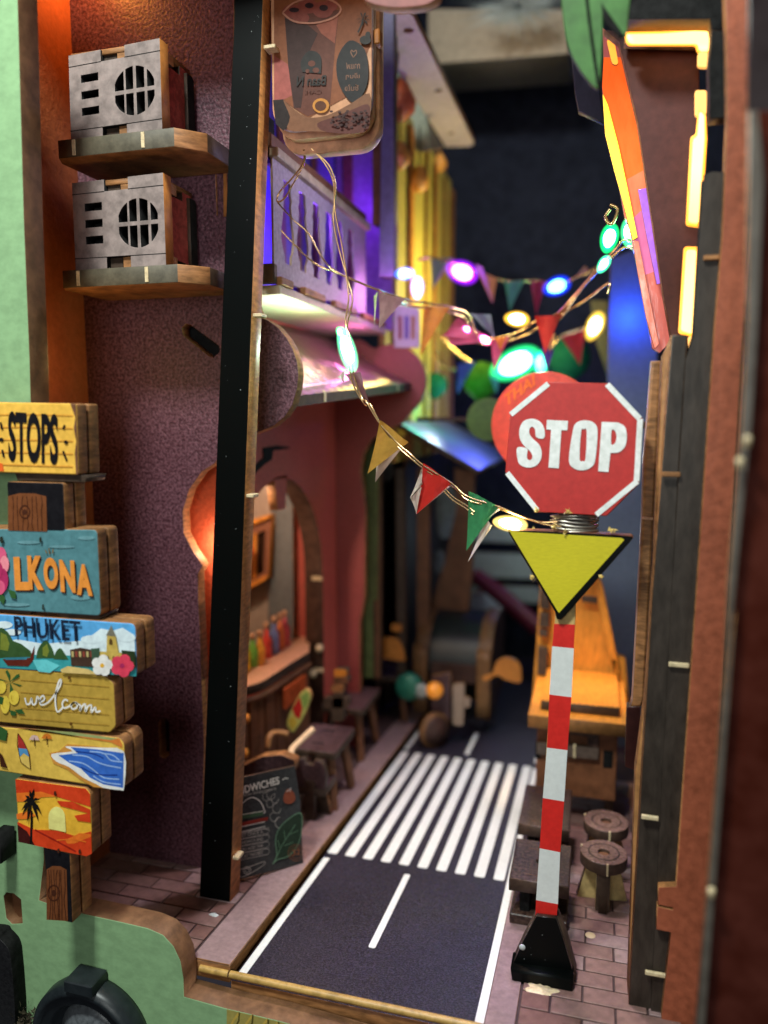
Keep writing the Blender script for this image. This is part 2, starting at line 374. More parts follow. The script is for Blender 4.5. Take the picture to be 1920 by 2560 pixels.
# =================================================================== GREEN FRONT PANEL
GF = FY(10.9)
o_ = [(-260, -200), *[CR_ for CR_ in ()]]
green_outline = GF.pts('s', [(-260, -120), (40, -120), (44, 0), (60, 560), (74, 900), (95, 1700), (110, 2150)]) + \
    GF.pts('G', [(225, 1500), (400, 1560), (540, 1590), (700, 1625), (850, 1660), (940, 1700), (1000, 1765), (1040, 1850), (1057, 1950), (1060, 2055)]) + GF.pts('M', [(1340, 880), (1660, 955)]) + GF.pts('s', [(1000, 2640), (1500, 2760), (1500, 3000), (-260, 3000)])
slot1 = GF.pts('M', [(38, 195), (80, 200), (122, 235), (133, 375), (70, 378), (38, 345), (22, 215)])
fp = slab('front_panel', GF, green_outline, .46, GREEN, mat('brown_ledge', (.17, .080, .032), .62, 4, .35, .40, .02), holes=[slot1], bevel=.015, label='pale green front panel with a rounded cut-out and brown burnt edges', cat='panel')
slab('slot_back', FY(11.1), GF.pts('M', [(0, 160), (160, 160), (160, 420), (0, 420)]), .05, WOODD, parent=fp)
slab('light_baffle', GF, rect(-14, 9.0, 5.5, 15), .46, GREEN, MDF, parent=fp)  # unseen board added above the opening to keep room light off the interior
pr = Print(GF, 'M'); 
MUS = ink('mustard_leaf', (.78, .66, .30)); 
pr.poly([(1345, 882), (1660, 958), (2600, 1200), (2600, 1400), (1340, 1400)], ink('yellow_green', (.66, .60, .32)))
for a, b, c, d_ in ((1360, 1000, 1420, 900), (1440, 1010, 1500, 915), (1540, 1010, 1590, 940), (1620, 1020, 1650, 955)):
    pr.line([(a, b), ((a + c) / 2 - 6, (b + d_) / 2), (c, d_)], .04, MUS)
    pr.line([(a + 30, b), ((a + c) / 2 + 26, (b + d_) / 2), (c, d_)], .03, ink('dark_olive', (.35, .32, .14)))
pr.done(fp, 'leaf_print')
# gilt bead strip in front of the road
gold = mat('gilt_strip', (.42, .26, .07), .4, 8, .2, .3)
a = PF('M', 1150, 690, .12); b = PF('M', 1320, 735, .12); c = PF('M', 1660, 830, .12); d0 = c + (c - b) * 2.2
tube('gilt_strip', [(a.x, 11.37, a.z), (b.x - .015, 11.37, b.z)], .065, gold, n=1, label='short gilt bead strip below the left kerb', cat='trim')
tube('gilt_strip', [(b.x + .015, 11.37, b.z), (c.x, 11.37, b.z - .0), (-1.5, 11.37, b.z)], .065, gold, n=1, label='long gilt bead strip along the front edge of the road', cat='trim')
# round black knob on the green panel
kc = P('M', 575, 1010, 10.9); 
kn = thing('porthole_ring', (kc.x, 10.9, kc.z), 'black round ring knob with a grey dome on the green panel', 'knob')
lathe('ring', [(.62, 0), (1.12, 0), (1.15, .10), (1.13, .32), (1.05, .42), (.98, .43), (.95, .36), (.80, .36), (.74, .30), (.70, .12), (.62, .12)], (kc.x, 10.9, kc.z), mat('black_rubber', (.012, .017, .020), .38, 6, .08, .2), kn, n=48, axis='Y')
lathe('dome', [(0, .32), (.25, .30), (.50, .22), (.66, .12), (.66, .02)], (kc.x, 10.9, kc.z), mat('grey_dome', (.10, .11, .12), .35, 12, .3, .4, .02), kn, n=40, axis='Y')
ta = math.radians(88)
box('tab', kc.x - .28, 10.42, kc.z + 1.08, kc.x + .30, 10.88, kc.z + 1.30, MATS['black_rubber'], kn)
# black object at the photograph's left edge
bo = FY(10.6)
slab('black_case', bo, smooth(bo.pts('M', [(-260, 430), (-40, 440), (0, 470), (45, 520), (62, 570)]), 4) + bo.pts('M', [(75, 700), (88, 880), (95, 1100), (-260, 1100)]), .3, mat('black_leather', (.007, .007, .008), .45, 16, .6, .3, .02), BLACKM, label='black leatherette case corner against the green panel', cat='case')
bo = FY(10.5)
slab('dark_block', bo, bo.pts('G', [(-60, 1120), (3, 1130), (6, 1290), (-60, 1300)]), .35, BLACKM, BLACKM, label='small dark block edge at the left of the green panel', cat='block')
# dry moss sprig
bm = bmesh.new()
for i in range(110):
    cx, cy = random.gauss(165, 45), random.gauss(925, 40)
    p = P('M', cx, cy + abs(cx - 150) * .3, 10.75 - random.random() * .2); s_ = random.uniform(.04, .09)
    q = [p + Vector([random.uniform(-s_, s_) for _ in range(3)]) for _ in range(3)]
    bm.faces.new([bm.verts.new(v) for v in q])
tomesh('moss_sprig', bm, mat('dry_moss', (.045, .032, .015), .8, var=.4), label='dark dry moss sprig at the bottom left of the green panel', cat='moss', kind='stuff')
# =================================================================== LEFT SIDE WALL + PLUM FRONT WALL
side = slab('side_wall', Frame((-10.62, 11.36, 0), (.02, 1, 0), (0, 0, 1)), rect(0, -10.5, 3.2, 11), .15, mat('orange_lit_paper', (.46, .13, .045), .28, 8, .45, .15, .03), MDF, label='glossy red side wall strip between green panel and plum wall', cat='wall')
PF1 = FY(14.3)
wall_outline = PF1.pts('s', [(60, -140), (624, -140), (628, 720)]) + PF1.pts('E', [(440, 205), (490, 225), (540, 262), (590, 320), (625, 385), (648, 455), (655, 520), (648, 600), (622, 690), (580, 755), (520, 805), (440, 840), (330, 880), (250, 940), (190, 1015), (120, 1060), (50, 1160), (15, 1280), (20, 1400), (70, 1500), (125, 1580)]) + PF1.pts('D', [(1368, 1480), (1370, 1650), (1396, 2212)]) + PF1.pts('G', [(1160, 180), (1175, 600), (1160, 1370), (1150, 1386), (0, 1100)])
plum_slots = [PF1.pts('A', q) for q in ([(1078, 1940), (1100, 1918), (1130, 1925), (1298, 2050), (1300, 2085), (1262, 2118), (1235, 2110), (1082, 1985)], [(1276, 1035), (1283, 1035), (1290, 1275), (1284, 1275)])] + [PF1.pts('G', [(925, 455), (955, 455), (973, 475), (975, 665), (950, 682), (920, 670), (913, 480)])]
wl = slab('front_wall', PF1, wall_outline, .30, PURPLE, MDF, holes=plum_slots, bevel=.012, label='plum leather-textured front wall with a round awning bulge and slots', cat='wall')
slab('slot_backing', FY(14.68), PF1.pts('G', [(860, 420), (1020, 420), (1020, 720), (860, 720)]), .04, BLACKM, BLACKM, parent=wl, bevel=0)
slab('tab_joint', FY(14.285), PF1.pts('A', [(1325, 1030), (1345, 1028), (1350, 1280), (1326, 1285)]), .05, MDF_O, MDF_O, parent=wl, bevel=.003)
slab('slot_backing', FY(14.66), PF1.pts('A', [(1040, 1890), (1340, 1890), (1340, 2140), (1040, 2140)]), .04, BLACKM, BLACKM, parent=wl, bevel=0)
for q in ([(755, 1292), (820, 1300), (820, 1312), (755, 1306)], [(815, 1295), (880, 1300), (875, 1320), (815, 1312)]):
    slab('floor_tab', FY(14.15), FY(14.15).pts('G', q), .1, WOODD if q[0][0] == 755 else MATS['dried_glue'], parent=wl, bevel=.003)
inner = FY(15.0)
slab('inner_wall', inner, inner.pts('E', [(-160, 850), (240, 850), (215, 1400), (185, 1770)]) + inner.pts('G', [(1330, 0), (1330, 1300), (1120, 1300)]) + inner.pts('D', [(1250, 2212), (1200, 1500)]), .2, ORANGE_P, label='orange leather-textured inner wall showing through the keyhole cut', cat='wall')
# =================================================================== AIR CONDITIONERS
def aircon(fo, top_lab, sh_lab, shelf, n_):
    yf = 12.95; fr = FY(yf)
    (xl, zt) = fr.px('A', *fo['tl']); (xr, zt2) = fr.px('A', *fo['tr']); (_, zb) = fr.px('A', *fo['br']); zb2 = fr.px('A', *fo['bl'])[1]
    t = thing('air_conditioner', ((xl + xr) / 2, 13.5, min(zb, zb2)), top_lab, 'air conditioner', 'air conditioner boxes on the plum wall')
    quad = [fr.px('A', *fo[k]) for k in ('bl', 'br', 'tr', 'tl')]
    q = [Vector(v) for v in quad]
    def m(u, v): a = q[0].lerp(q[1], u); b = q[3].lerp(q[2], u); return tuple(a.lerp(b, v))
    def mr(u0, v0, u1, v1): return [m(u0, v0), m(u1, v0), m(u1, v1), m(u0, v1)]
    holes = [mr(.135, .30 + i * .185, .325, .385 + i * .185) for i in range(3)]
    cu_, cv, ru, rv = .715, .49, .225, .265    # fan circle cut by bars
    bars = [(-1, -.50), (-.40, -.05), (.10, .48), (.62, 1)]
    for a, b in bars:
        for s in (1, -1):
            pts = []
            n = 7
            for i in range(n + 1):
                x = a + (b - a) * i / n
                pts.append((cu_ + ru * x, cv + s * rv * math.sqrt(max(0, 1 - x * x))))
            lo = cv + s * rv * .09
            pts = [(u, v) for u, v in pts if (v - lo) * s > .004]
            if len(pts) < 2: continue
            pts = [(pts[0][0], lo)] + pts + [(pts[-1][0], lo)]
            if s < 0: pts = pts[::-1]
            holes.append([m(*p) for p in pts])
    def strip(v0, v1, v2, v3):
        pass
    out = [m(0, 0), m(.36, 0), m(.36, .145), m(.62, .145), m(.62, 0), m(1, 0), m(1, 1), m(.62, 1), m(.62, .87), m(.36, .87), m(.36, 1), m(0, 1)]
    gp = slab('grille_panel', fr, out, .28, GREYP, BLACKM, holes=holes, parent=t, bevel=.008); gp.data.materials.append(MDF_O)
    for p in gp.data.polygons:
        if p.normal.x > .7 and p.center.x > xr - .1: p.material_index = 2
    for v in (.145, .87):
        for u0, u1 in ((0, .36), (.62, 1)):
            slab('joint_line', fr.back(.004), mr(u0, v - .006, u1, v + .002), .006, BLACKM, BLACKM, parent=t, bevel=0)
    for v0, v1 in ((-.03, .14), (.875, 1.0)):
        slab('plug_tab', fr.back(-.10), mr(.365, v0, .50, v1), .5, MDF_D, MDF_D, parent=t, bevel=.004)
        slab('plug_tab', fr.back(-.06), mr(.52, v0, .615, v1), .5, MDF, MDF_D, parent=t, bevel=.004)
    z0, z1 = min(v[1] for v in quad) + .04, max(v[1] for v in quad) - .08
    box('casing', xl + .06, yf + .3, z0, xr - .22, 14.0, z1, BLACKM, t)
    fx = Frame((xr - .10, 0, 0), (0, 1, 0), (0, 0, 1)); h = z1 - z0
    y0, y1 = yf + .29, 14.2
    red = mat('red_speckled_paper', (.30, .045, .035), .6, 9, .35, .35, .02, contrast=(.40, .62))
    slab('side_panel', fx, [(y0, z0), (y0 + .22, z0), (y0 + .22, z0 + h * .12), (y0 + .62, z0 + h * .12), (y0 + .62, z0), (y1 - .1, z0), (y1 - .1, z1 - h * .02), (y0 + .55, z1 - h * .02), (y0 + .55, z1 - h * .13), (y0 + .25, z1 - h * .13), (y0 + .25, z1), (y0, z1)], .15, red, MDF_D, parent=t, bevel=.006)
    slab('end_board', Frame((xr - .03, 0, 0), (0, 1, 0), (0, 0, 1)), [(y0 + .70, z0 + .05), (y1, z0 + .05), (y1, z1 - .16), (y0 + .9, z1 - .1), (y0 + .70, z1 - .1)], .1, BLACKM, MDF_D, parent=t, bevel=.006)
    slab('corner_tab', Frame((xr - .02, 0, 0), (0, 1, 0), (0, 0, 1)), rect(y0, z0, y0 + .16, z0 + h * .13), .1, MDF, MDF_D, parent=t, bevel=.004)
    slab('corner_tab', Frame((xr - .02, 0, 0), (0, 1, 0), (0, 0, 1)), rect(y0, z1 - h * .14, y0 + .2, z1 - .02), .1, MDF, MDF_D, parent=t, bevel=.004)
    slab('top_panel', FZ(z1 + .06), rect(xl + .02, yf + .05, xr - .12, 14.2), .1, WOODD, MDF, parent=t)
    # bracket shelf with chamfered corners
    (sx0, sz) = FY(12.7).px('A', *shelf[0]); (sx1, _) = FY(12.7).px('A', *shelf[1]); zz = z0 - .06
    sh = slab('bracket_shelf', FZ(zz), [(sx0 - .15, 14.28), (sx0 - .15, 12.95), (sx0, 12.68), (sx1, 12.68), (sx1 + .42, 13.1), (sx1 + .42, 14.28)], .32, MDF_D, mat('grey_brown_edge', (.085, .072, .045), .6, 4, .3, .4, .02), bevel=.012, label=sh_lab, cat='shelf', group='bracket shelves under the air conditioners')
    for p in sh.data.polygons:
        if p.normal.x > .5: p.material_index = 0
        if p.normal.x > .25 and p.normal.y < -.25: sh.data.materials.append(MDF) if len(sh.data.materials) < 3 else None; p.material_index = 2
        if p.normal.z < -.5: p.material_index = 2
    if len(sh.data.materials) < 3: sh.data.materials.append(MDF)
    for u in (.14, .74):
        x = sx0 + (sx1 - sx0) * u
        box('glue_mark', x - .035, 12.664, zz - .29, x + .035, 12.69, zz - .02, MATS['dried_glue'], sh, bev=.004)
aircon({'tl': (405, 330), 'tr': (945, 225), 'br': (963, 782), 'bl': (420, 852)}, 'upper grey air conditioner box with round fan grille on plum wall', 'upper dark wooden bracket shelf with chamfered corners under the top air conditioner', ((350, 880), (1035, 800)), 0)
aircon({'tl': (425, 1085), 'tr': (965, 1022), 'br': (985, 1580), 'bl': (447, 1608)}, 'lower grey air conditioner box with round fan grille on plum wall', 'lower dark wooden bracket shelf with chamfered corners above the slanted slot', ((375, 1620), (1055, 1585)), 1)
# =================================================================== BLACK POST
pf = FY(13.25)
post = slab('tall_post', pf, pf.pts('s', [(585, -120), (662, -120), (574, 2282), (498, 2262), (584, 60)]), .44, BLACK, mat('bright_post_edge', (.46, .19, .05), .6, 4, .35, .4, .02, stretch=(1, 1, 3)), label='tall leaning black post with brown wooden edge left of the road', cat='post', bevel=.01)
for k, x, y in (('B', 408, 290), ('E', 375, 1190), ('G', 1345, 1240), ('B', 330, 1870)):
    p = P(k, x, y, 13.4)
    box('glue_mark', p.x - .06, 13.3, p.z - .035, p.x + .16, 13.55, p.z + .03, MATS['dried_glue'], post, bev=.01)
pr = Print(pf, 's'); DU = mat('dust_speck', (.42, .46, .46), .6, var=0)
for i in range(34):
    v = random.uniform(0, 2200); u0 = 585 - 87 * v / 2262; x = random.uniform(u0 + 4, u0 + 68); r_ = random.choice([.5, .6, .7, .9, 1.3])
    pr.poly([(x - r_, v), (x, v - r_ * .8), (x + r_, v + .3), (x + .2, v + r_)], DU)
pr.done(post, 'dust_specks')
# =================================================================== LEFT DIRECTION SIGN
SY = 10.3; sf = FY(SY)
s_root = thing('direction_sign', P('G', 340, 1620, SY), 'stack of painted wooden direction boards with STOPS and PHUKET in front of the green panel', 'signpost')
def sboard(name, key, pts, m, r=.07, lab=None):
    o = round_poly(sf.pts(key, pts), r)
    a = slab(name, sf, o, .24, m, MDF, parent=s_root, bevel=.02)
    if lab: a['label'] = lab
    zc = min(p[1] for p in o)
    b = slab('backing_board', FY(SY + .29), o, .25, MDF, MDF, parent=s_root, bevel=.02)
    return a
stY = ink('board_yellow', (.93, .72, .30)); dk = ink('board_black', (.07, .06, .08)); wht = ink('white_ink', (.93, .92, .90))
b1 = sboard('name_board', 'D', [(-300, 285), (530, 300), (545, 795), (-300, 770)], stY, .05, 'yellow board reading STOPS')
pr = Print(sf, 'D'); 
for i in range(5): pr.line([(-60, 380 + i * 85), (200, 376 + i * 88), (505, 385 + i * 88)], .02, ink('yellow_grain', (.86, .60, .22)))
pr.poly([(488, 300), (526, 303), (542, 792), (528, 790), (520, 640), (530, 560), (512, 470), (524, 400)], ink('worn_edge', (.45, .30, .22)))
pr.poly([(-60, 700), (20, 715), (30, 768), (-60, 768)], ink('orange_bloom', (.92, .40, .15)))
pr.text('STOPS', (62, 700), (405, 728), (58, 352), dk, .035)
for q in ([(452, 450), (440, 480)], [(440, 630), (465, 695)], [(20, 620), (30, 670)], [(8, 430), (20, 480)]): pr.line(q, .04, dk)
pr.ell(460, 568, 14, 14, dk); pr.ell(14, 550, 16, 14, dk); pr.done(b1)
b2 = sboard('post_segment', 'D', [(45, 840), (438, 850), (452, 1190), (66, 1180)], dk, .05)
bark = ink('bark', (.46, .26, .14)); barkd = ink('bark_dark', (.27, .13, .07))
def barkprint(key, x0, x1, y0, y1, par, sk=0):
    pr = Print(sf, key); N = 12
    pr.poly([(x0, y1), (x0, y0 + 20), (x0 + (x1 - x0) * .3, y0), (x0 + (x1 - x0) * .7, y0 + 2), (x1, y0 + 22), (x1 + sk, y1 + 8)], bark)
    for i in range(1, 8):
        x = x0 + (x1 - x0) * i / 8; pr.line([(x + random.uniform(-5, 5) + sk * j / 5, y0 + 22 + (y1 - y0 - 22) * j / 5) for j in range(6)], .015, barkd, sm=3)
    cx, cy = (x0 + x1) / 2 - 15, (y0 + y1) / 2
    pr.line([(cx + 34 * math.cos(t * .6), cy + 44 * math.sin(t * .6)) for t in range(11)], .022, barkd, sm=2, closed=True); pr.ell(cx, cy, 14, 18, barkd)
    pr.done(par, 'bark_print')
barkprint('D', 58, 322, 920, 1178, b2, 6)
teal = ink('teal_board', (.33, .52, .55))
b3 = sboard('name_board', 'D', [(-300, 1165), (672, 1172), (698, 1772), (200, 1740), (-300, 1708)], teal, .09, 'teal board with orange letters LKONA')
pr = Print(sf, 'D')
for q in ((600, 1230, 60, 14), (560, 1640, 70, 20), (200, 1260, 80, 12), (430, 1290, 90, 10), (120, 1690, 90, 12)): pr.ell(*q, ink('teal_pale', (.42, .60, .63)))
sh = ink('letter_shadow', (.24, .12, .09)); og = ink('letter_orange', (.93, .58, .24))
for i, (ch, x0, y0, x1, y1, dy) in enumerate((('L', 100, 1360, 205, 1590, 0), ('K', 195, 1350, 300, 1585, 4), ('O', 305, 1362, 405, 1580, 4), ('N', 418, 1378, 522, 1600, 8), ('A', 530, 1405, 640, 1620, 10))):
    for ox, oy, mm in ((8, 10, sh), (0, 0, og)):
        pr.text(ch, (x0 + 8 + ox, y1 + oy), (x1 + 8 + ox, y1 + dy + oy), (x0 - 4 + ox, y0 + oy), mm, .055)
for q in ([(350, 1340), (345, 1300)], [(370, 1335), (375, 1305)], [(332, 1335), (322, 1312)]): pr.line(q, .02, ink('tick_brown', (.50, .38, .20)))
pk = ink('hibiscus_pink', (.86, .35, .50)); pkd = ink('hibiscus_dark', (.70, .18, .38)); lf = ink('leaf_green', (.20, .36, .18))
pr.poly([(60, 1580), (115, 1600), (120, 1650), (85, 1640)], lf); pr.poly([(10, 1600), (45, 1640), (35, 1690), (5, 1660)], lf)
for cx, cy, rx, ry, mm in ((15, 1360, 40, 70, pk), (40, 1410, 32, 60, ink('hibiscus_light', (.93, .55, .60))), (25, 1520, 42, 85, pkd), (10, 1570, 35, 50, pk), (-20, 1450, 50, 70, pkd)): pr.ell(cx, cy, rx, ry, mm)
for q in ((290, 1240, 8, 20), (308, 1705, 7, 22), (22, 1240, 12, 24)): pr.ell(*q, ink('knot_dark', (.16, .18, .14)))
pr.done(b3)
b4 = sboard('name_board', 'D', [(-300, 1735), (935, 1822), (950, 2185), (-300, 2120)], ink('sky_blue', (.36, .66, .88)), .10, 'picture board of a bay reading PHUKET')
pr = Print(sf, 'D')
cw = ink('cloud', (.86, .92, .95)); hg = ink('hill_green', (.22, .34, .18)); hg2 = ink('hill_light', (.48, .52, .20)); sea = ink('bay_teal', (.22, .60, .62)); 
pr.poly([(-40, 1960), (120, 1930), (300, 1960), (560, 1940), (640, 1900), (700, 1855), (780, 1870), (850, 1850), (930, 1900), (945, 2170), (-40, 2120)], cw)
for q in ((30, 1830, 60, 26), (640, 1930, 80, 30), (880, 1920, 60, 28), (90, 1880, 60, 22)): pr.ell(*q, cw)
pr.poly([(-40, 2030), (945, 2050), (945, 2185), (-40, 2120)], sea)
pr.poly([(-40, 1850), (20, 1850), (60, 1880), (95, 1940), (150, 1960), (215, 2010), (230, 2050), (-40, 2060)], hg)
pr.poly([(10, 1880), (50, 1900), (70, 1960), (60, 2010), (5, 2000)], hg2)
pr.poly(smooth([(255, 2060), (270, 1990), (320, 1935), (365, 1990), (385, 2060)], 4), hg); pr.poly([(300, 1985), (330, 1960), (345, 2010), (330, 2050), (300, 2040)], hg2)
pr.poly(smooth([(375, 2065), (395, 2010), (425, 1990), (455, 2030), (480, 2070)], 4), hg)
pr.poly([(230, 2070), (330, 2070), (420, 2110), (350, 2160), (270, 2150)], ink('bay_light', (.40, .78, .80)))
pr.poly([(25, 2065), (215, 2055), (245, 1970), (238, 2070), (200, 2115), (60, 2110)], ink('boat_brown', (.38, .14, .10)))
pr.poly([(40, 2055), (200, 2050), (190, 2068), (45, 2070)], ink('boat_teal', (.22, .50, .58)))
pr.poly([(490, 2000), (560, 1985), (640, 2000), (655, 2120), (500, 2110)], ink('house_dark', (.28, .20, .16)))
for i in range(6): pr.poly([(500 + i * 26, 2010), (516 + i * 26, 2011), (518 + i * 26, 2050), (502 + i * 26, 2049)], ink('house_wall' + str(i % 2), ((.75, .68, .45), (.55, .25, .20))[i % 2]))
tw = ink('tower_gold', (.80, .68, .34)); twd = ink('tower_window', (.36, .26, .12))
pr.poly([(690, 2010), (850, 2020), (860, 2110), (690, 2100)], tw); pr.poly([(745, 2015), (748, 1900), (808, 1905), (830, 2020)], tw); pr.poly([(742, 1900), (778, 1830), (812, 1908)], ink('roof_grey', (.48, .46, .40)))
for x in (715, 755, 795, 830): pr.poly([(x - 8, 2085), (x - 8, 2050), (x, 2038), (x + 8, 2052), (x + 8, 2088)], twd)
pr.poly([(765, 1960), (765, 1930), (776, 1918), (787, 1932), (788, 1962)], twd); 
pr.poly([(850, 2000), (945, 2010), (948, 2120), (860, 2110)], ink('tree_dark', (.16, .22, .12))); pr.poly([(640, 1990), (700, 1985), (700, 2100), (650, 2100)], ink('tree_mid', (.24, .34, .26)))
pr.poly([(430, 2135), (480, 2110), (620, 2130), (700, 2170), (440, 2155)], ink('sand_pale', (.86, .74, .46)))
pr.text('PHUKET', (118, 1905), (575, 1945), (108, 1765), ink('navy_letter', (.10, .14, .22)), .012)
flower(pr, 720, 2105, 78, wht, ink('flower_yellow', (.90, .68, .22)), rot=-1.4); flower(pr, 860, 2105, 84, ink('flower_red', (.88, .26, .36)), pkd, rot=-1.2)
pr.done(b4)
b5 = sboard('name_board', 'G', [(-260, 140), (600, 205), (655, 250), (667, 500), (632, 536), (-260, 450)], ink('mustard_board', (.74, .60, .25)), .05, 'mustard board with welcom in white script')
pr = Print(sf, 'G')
for y in (230, 300, 390, 450): pr.line([(120, y), (350, y + 18), (630, y + 40)], .012, ink('mustard_grain', (.66, .50, .18)))
lem = ink('lemon', (.92, .80, .30)); 
for a in range(6): t = a * 1.05 + .3; pr.poly([(60, 240), (60 + 60 * math.cos(t) + 12 * math.sin(t), 240 + 60 * math.sin(t)), (60 + 75 * math.cos(t), 240 + 72 * math.sin(t)), (60 + 60 * math.cos(t) - 14 * math.sin(t), 235 + 55 * math.sin(t) + 14)], lf)
for cx, cy, rx, ry in ((10, 270, 30, 38), (85, 330, 30, 42), (35, 370, 26, 52)): pr.ell(cx, cy, rx, ry, lem); pr.line([(cx - 12, cy - 15), (cx - 14, cy + 10), (cx - 4, cy + 22)], .012, ink('lemon_shade', (.78, .62, .16)), sm=2)
for q in ([(90, 400), (130, 395), (150, 425), (110, 420)], [(0, 320), (28, 330), (20, 370), (2, 365)], [(60, 400), (100, 410), (95, 435), (70, 430)]): pr.poly(q, lf)
script = [[(150, 330), (160, 365), (178, 362), (188, 332), (194, 366), (212, 362), (222, 322), (240, 352), (262, 338), (255, 318), (238, 334), (240, 368), (275, 362), (315, 320), (352, 260), (358, 226), (344, 240), (325, 320), (330, 395), (345, 408), (372, 380)], [(398, 348), (380, 340), (365, 362), (375, 388), (405, 378), (430, 358), (450, 362), (448, 385), (425, 394), (416, 376), (432, 358), (470, 372)], [(472, 372), (466, 404), (480, 378), (498, 366), (498, 408), (512, 380), (532, 372), (532, 412), (555, 384), (560, 410), (585, 405)]]
for q in script: pr.line(q, .030, wht, sm=6)
for x, y in ((405, 215), (415, 480)): pr.ell(x, y, 8, 10, ink('knot_brown', (.40, .26, .08)))
pr.done(b5)
b6 = sboard('name_board', 'G', [(-260, 475), (690, 563), (716, 600), (722, 840), (692, 864), (-260, 715)], ink('beach_sand', (.90, .74, .32)), .05, 'beach picture board with surfboard and blue waves')
pr = Print(sf, 'G')
pr.poly([(100, 508), (300, 520), (480, 562), (640, 588), (705, 620), (705, 600), (690, 566), (110, 506)], ink('dune_orange', (.86, .50, .22)))
pr.poly([(200, 512), (420, 530), (680, 566), (640, 575), (450, 552)], ink('sage', (.62, .66, .42)))
foam = [(380, 610), (420, 640), (300, 655), (330, 700), (400, 730), (480, 790), (560, 830), (600, 850), (692, 862), (718, 845), (716, 640), (560, 620)]
pr.poly([(390, 598), (340, 640), (285, 650), (310, 710), (390, 745), (460, 800), (540, 845), (640, 856), (692, 862), (718, 845), (716, 640), (560, 612)], ink('wet_sand', (.82, .56, .24)))
pr.poly(smooth(foam, 3, True)[:-3], wht)
bl = ink('wave_blue', (.22, .42, .78)); lb = ink('wave_light', (.62, .74, .92))
pr.poly([(410, 615), (450, 650), (340, 662), (400, 705), (470, 740), (520, 790), (600, 830), (712, 850), (716, 650), (560, 628)], bl)
for q in ([(420, 660), (500, 668), (560, 700), (620, 720), (700, 735)], [(400, 695), (480, 708), (540, 745), (600, 790), (690, 800)], [(520, 640), (600, 650), (640, 690), (710, 700)], [(590, 650), (650, 660), (690, 690)], [(540, 780), (600, 815), (700, 830)]): pr.line(q, .022, lb, sm=4)
for q in ([(440, 640), (540, 652), (600, 680)], [(470, 730), (560, 770), (680, 775)]): pr.line(q, .018, ink('wave_deep', (.10, .22, .56)), sm=4)
pr.poly([(108, 535), (135, 575), (168, 640), (180, 740), (130, 700), (108, 600)], ink('surf_red', (.70, .20, .18))); pr.poly([(112, 620), (160, 625), (172, 670), (140, 650), (118, 672)], ink('surf_blue', (.36, .62, .82))); pr.poly([(120, 672), (142, 650), (174, 672), (178, 738), (130, 705)], ink('surf_yellow', (.92, .78, .40)))
pr.line([(108, 535), (104, 600), (125, 700), (180, 742), (172, 650), (140, 580), (108, 535)], .014, barkd)
for cx, cy, mm in ((203, 560, ink('parasol_pale', (.86, .72, .68))), (275, 552, ink('parasol_orange', (.86, .48, .16)))):
    pr.poly([(cx - 32, cy + 12), (cx - 15, cy - 12), (cx, cy - 16), (cx + 18, cy - 10), (cx + 30, cy + 14)], mm); pr.line([(cx, cy), (cx + 2, cy + 48)], .016, barkd)
pr.poly([(-40, 500), (10, 495), (50, 520), (40, 580), (0, 570)], lf); pr.poly([(0, 640), (20, 660), (50, 735), (10, 725)], barkd)
pr.done(b6)
b7 = sboard('name_board', 'G', [(88, 798), (495, 852), (522, 885), (532, 1228), (500, 1245), (225, 1188), (108, 1160)], ink('sunset_yellow', (.95, .72, .22)), .04, 'sunset picture board with palm and setting sun')
pr = Print(sf, 'G')
rd = ink('sunset_red', (.85, .25, .10)); orr = ink('sunset_orange', (.93, .46, .14))
pr.poly([(90, 800), (495, 854), (520, 886), (523, 960), (440, 935), (340, 905), (240, 880), (96, 880)], rd)
pr.poly([(96, 880), (240, 872), (330, 900), (240, 905), (180, 930), (100, 930)], orr)
pr.poly([(330, 925), (420, 930), (522, 975), (522, 1000), (430, 975), (350, 955)], rd)
pr.poly([(430, 1010), (522, 995), (524, 1050), (450, 1040)], rd); pr.poly([(98, 1000), (170, 985), (210, 1010), (150, 1030), (100, 1030)], orr)
pr.poly([(285, 1085)] + [(330 + 48 * math.cos(t), 1020 + 62 * math.sin(t)) for t in [math.pi + math.pi * i / 12 for i in range(13)]] + [(383, 1105)], ink('sun_disc', (.96, .91, .55)))
pr.poly([(104, 1045), (200, 1090), (330, 1095), (430, 1125), (528, 1100), (532, 1228), (500, 1243), (228, 1186), (110, 1160)], rd)
pr.poly([(380, 1150), (460, 1110), (528, 1115), (528, 1130), (430, 1170), (390, 1170)], orr); pr.poly([(110, 1160), (105, 1060), (160, 1100), (205, 1180)], ink('night_red', (.25, .06, .05)))
pr.line([(205, 1090), (320, 1150), (440, 1215)], .03, ink('dune_dark', (.62, .12, .06)), sm=3)
pr.line([(330, 1150), (420, 1145), (500, 1160)], .02, orr, sm=3)
blk = ink('palm_black', (.06, .05, .05))
pr.poly([(176, 1170), (182, 980), (192, 980), (190, 1172)], blk)
for a, b in ((-60, 60), (-50, 10), (-55, 90), (-10, -60), (15, -70), (50, -5), (60, 80), (40, 120), (-25, 130), (25, 60), (-35, -30)):
    ln = math.hypot(a, b); nx, ny = -b / ln * 9, a / ln * 9
    pr.poly([(187, 925), (187 + a * .5 + nx, 915 + b * .45 + ny), (187 + a, 920 + b), (187 + a * .5 - nx, 915 + b * .45 - ny)], blk)
pr.ell(187, 925, 22, 22, blk)
for x, y in ((325, 878), (345, 1208), (467, 1212)): pr.ell(x, y, 7, 14, barkd)
pr.done(b7)
b8 = sboard('post_segment', 'G', [(250, 1195), (402, 1230), (418, 1632), (284, 1602)], dk, .03)
barkprint('G', 270, 385, 1300, 1610, b8, 8)
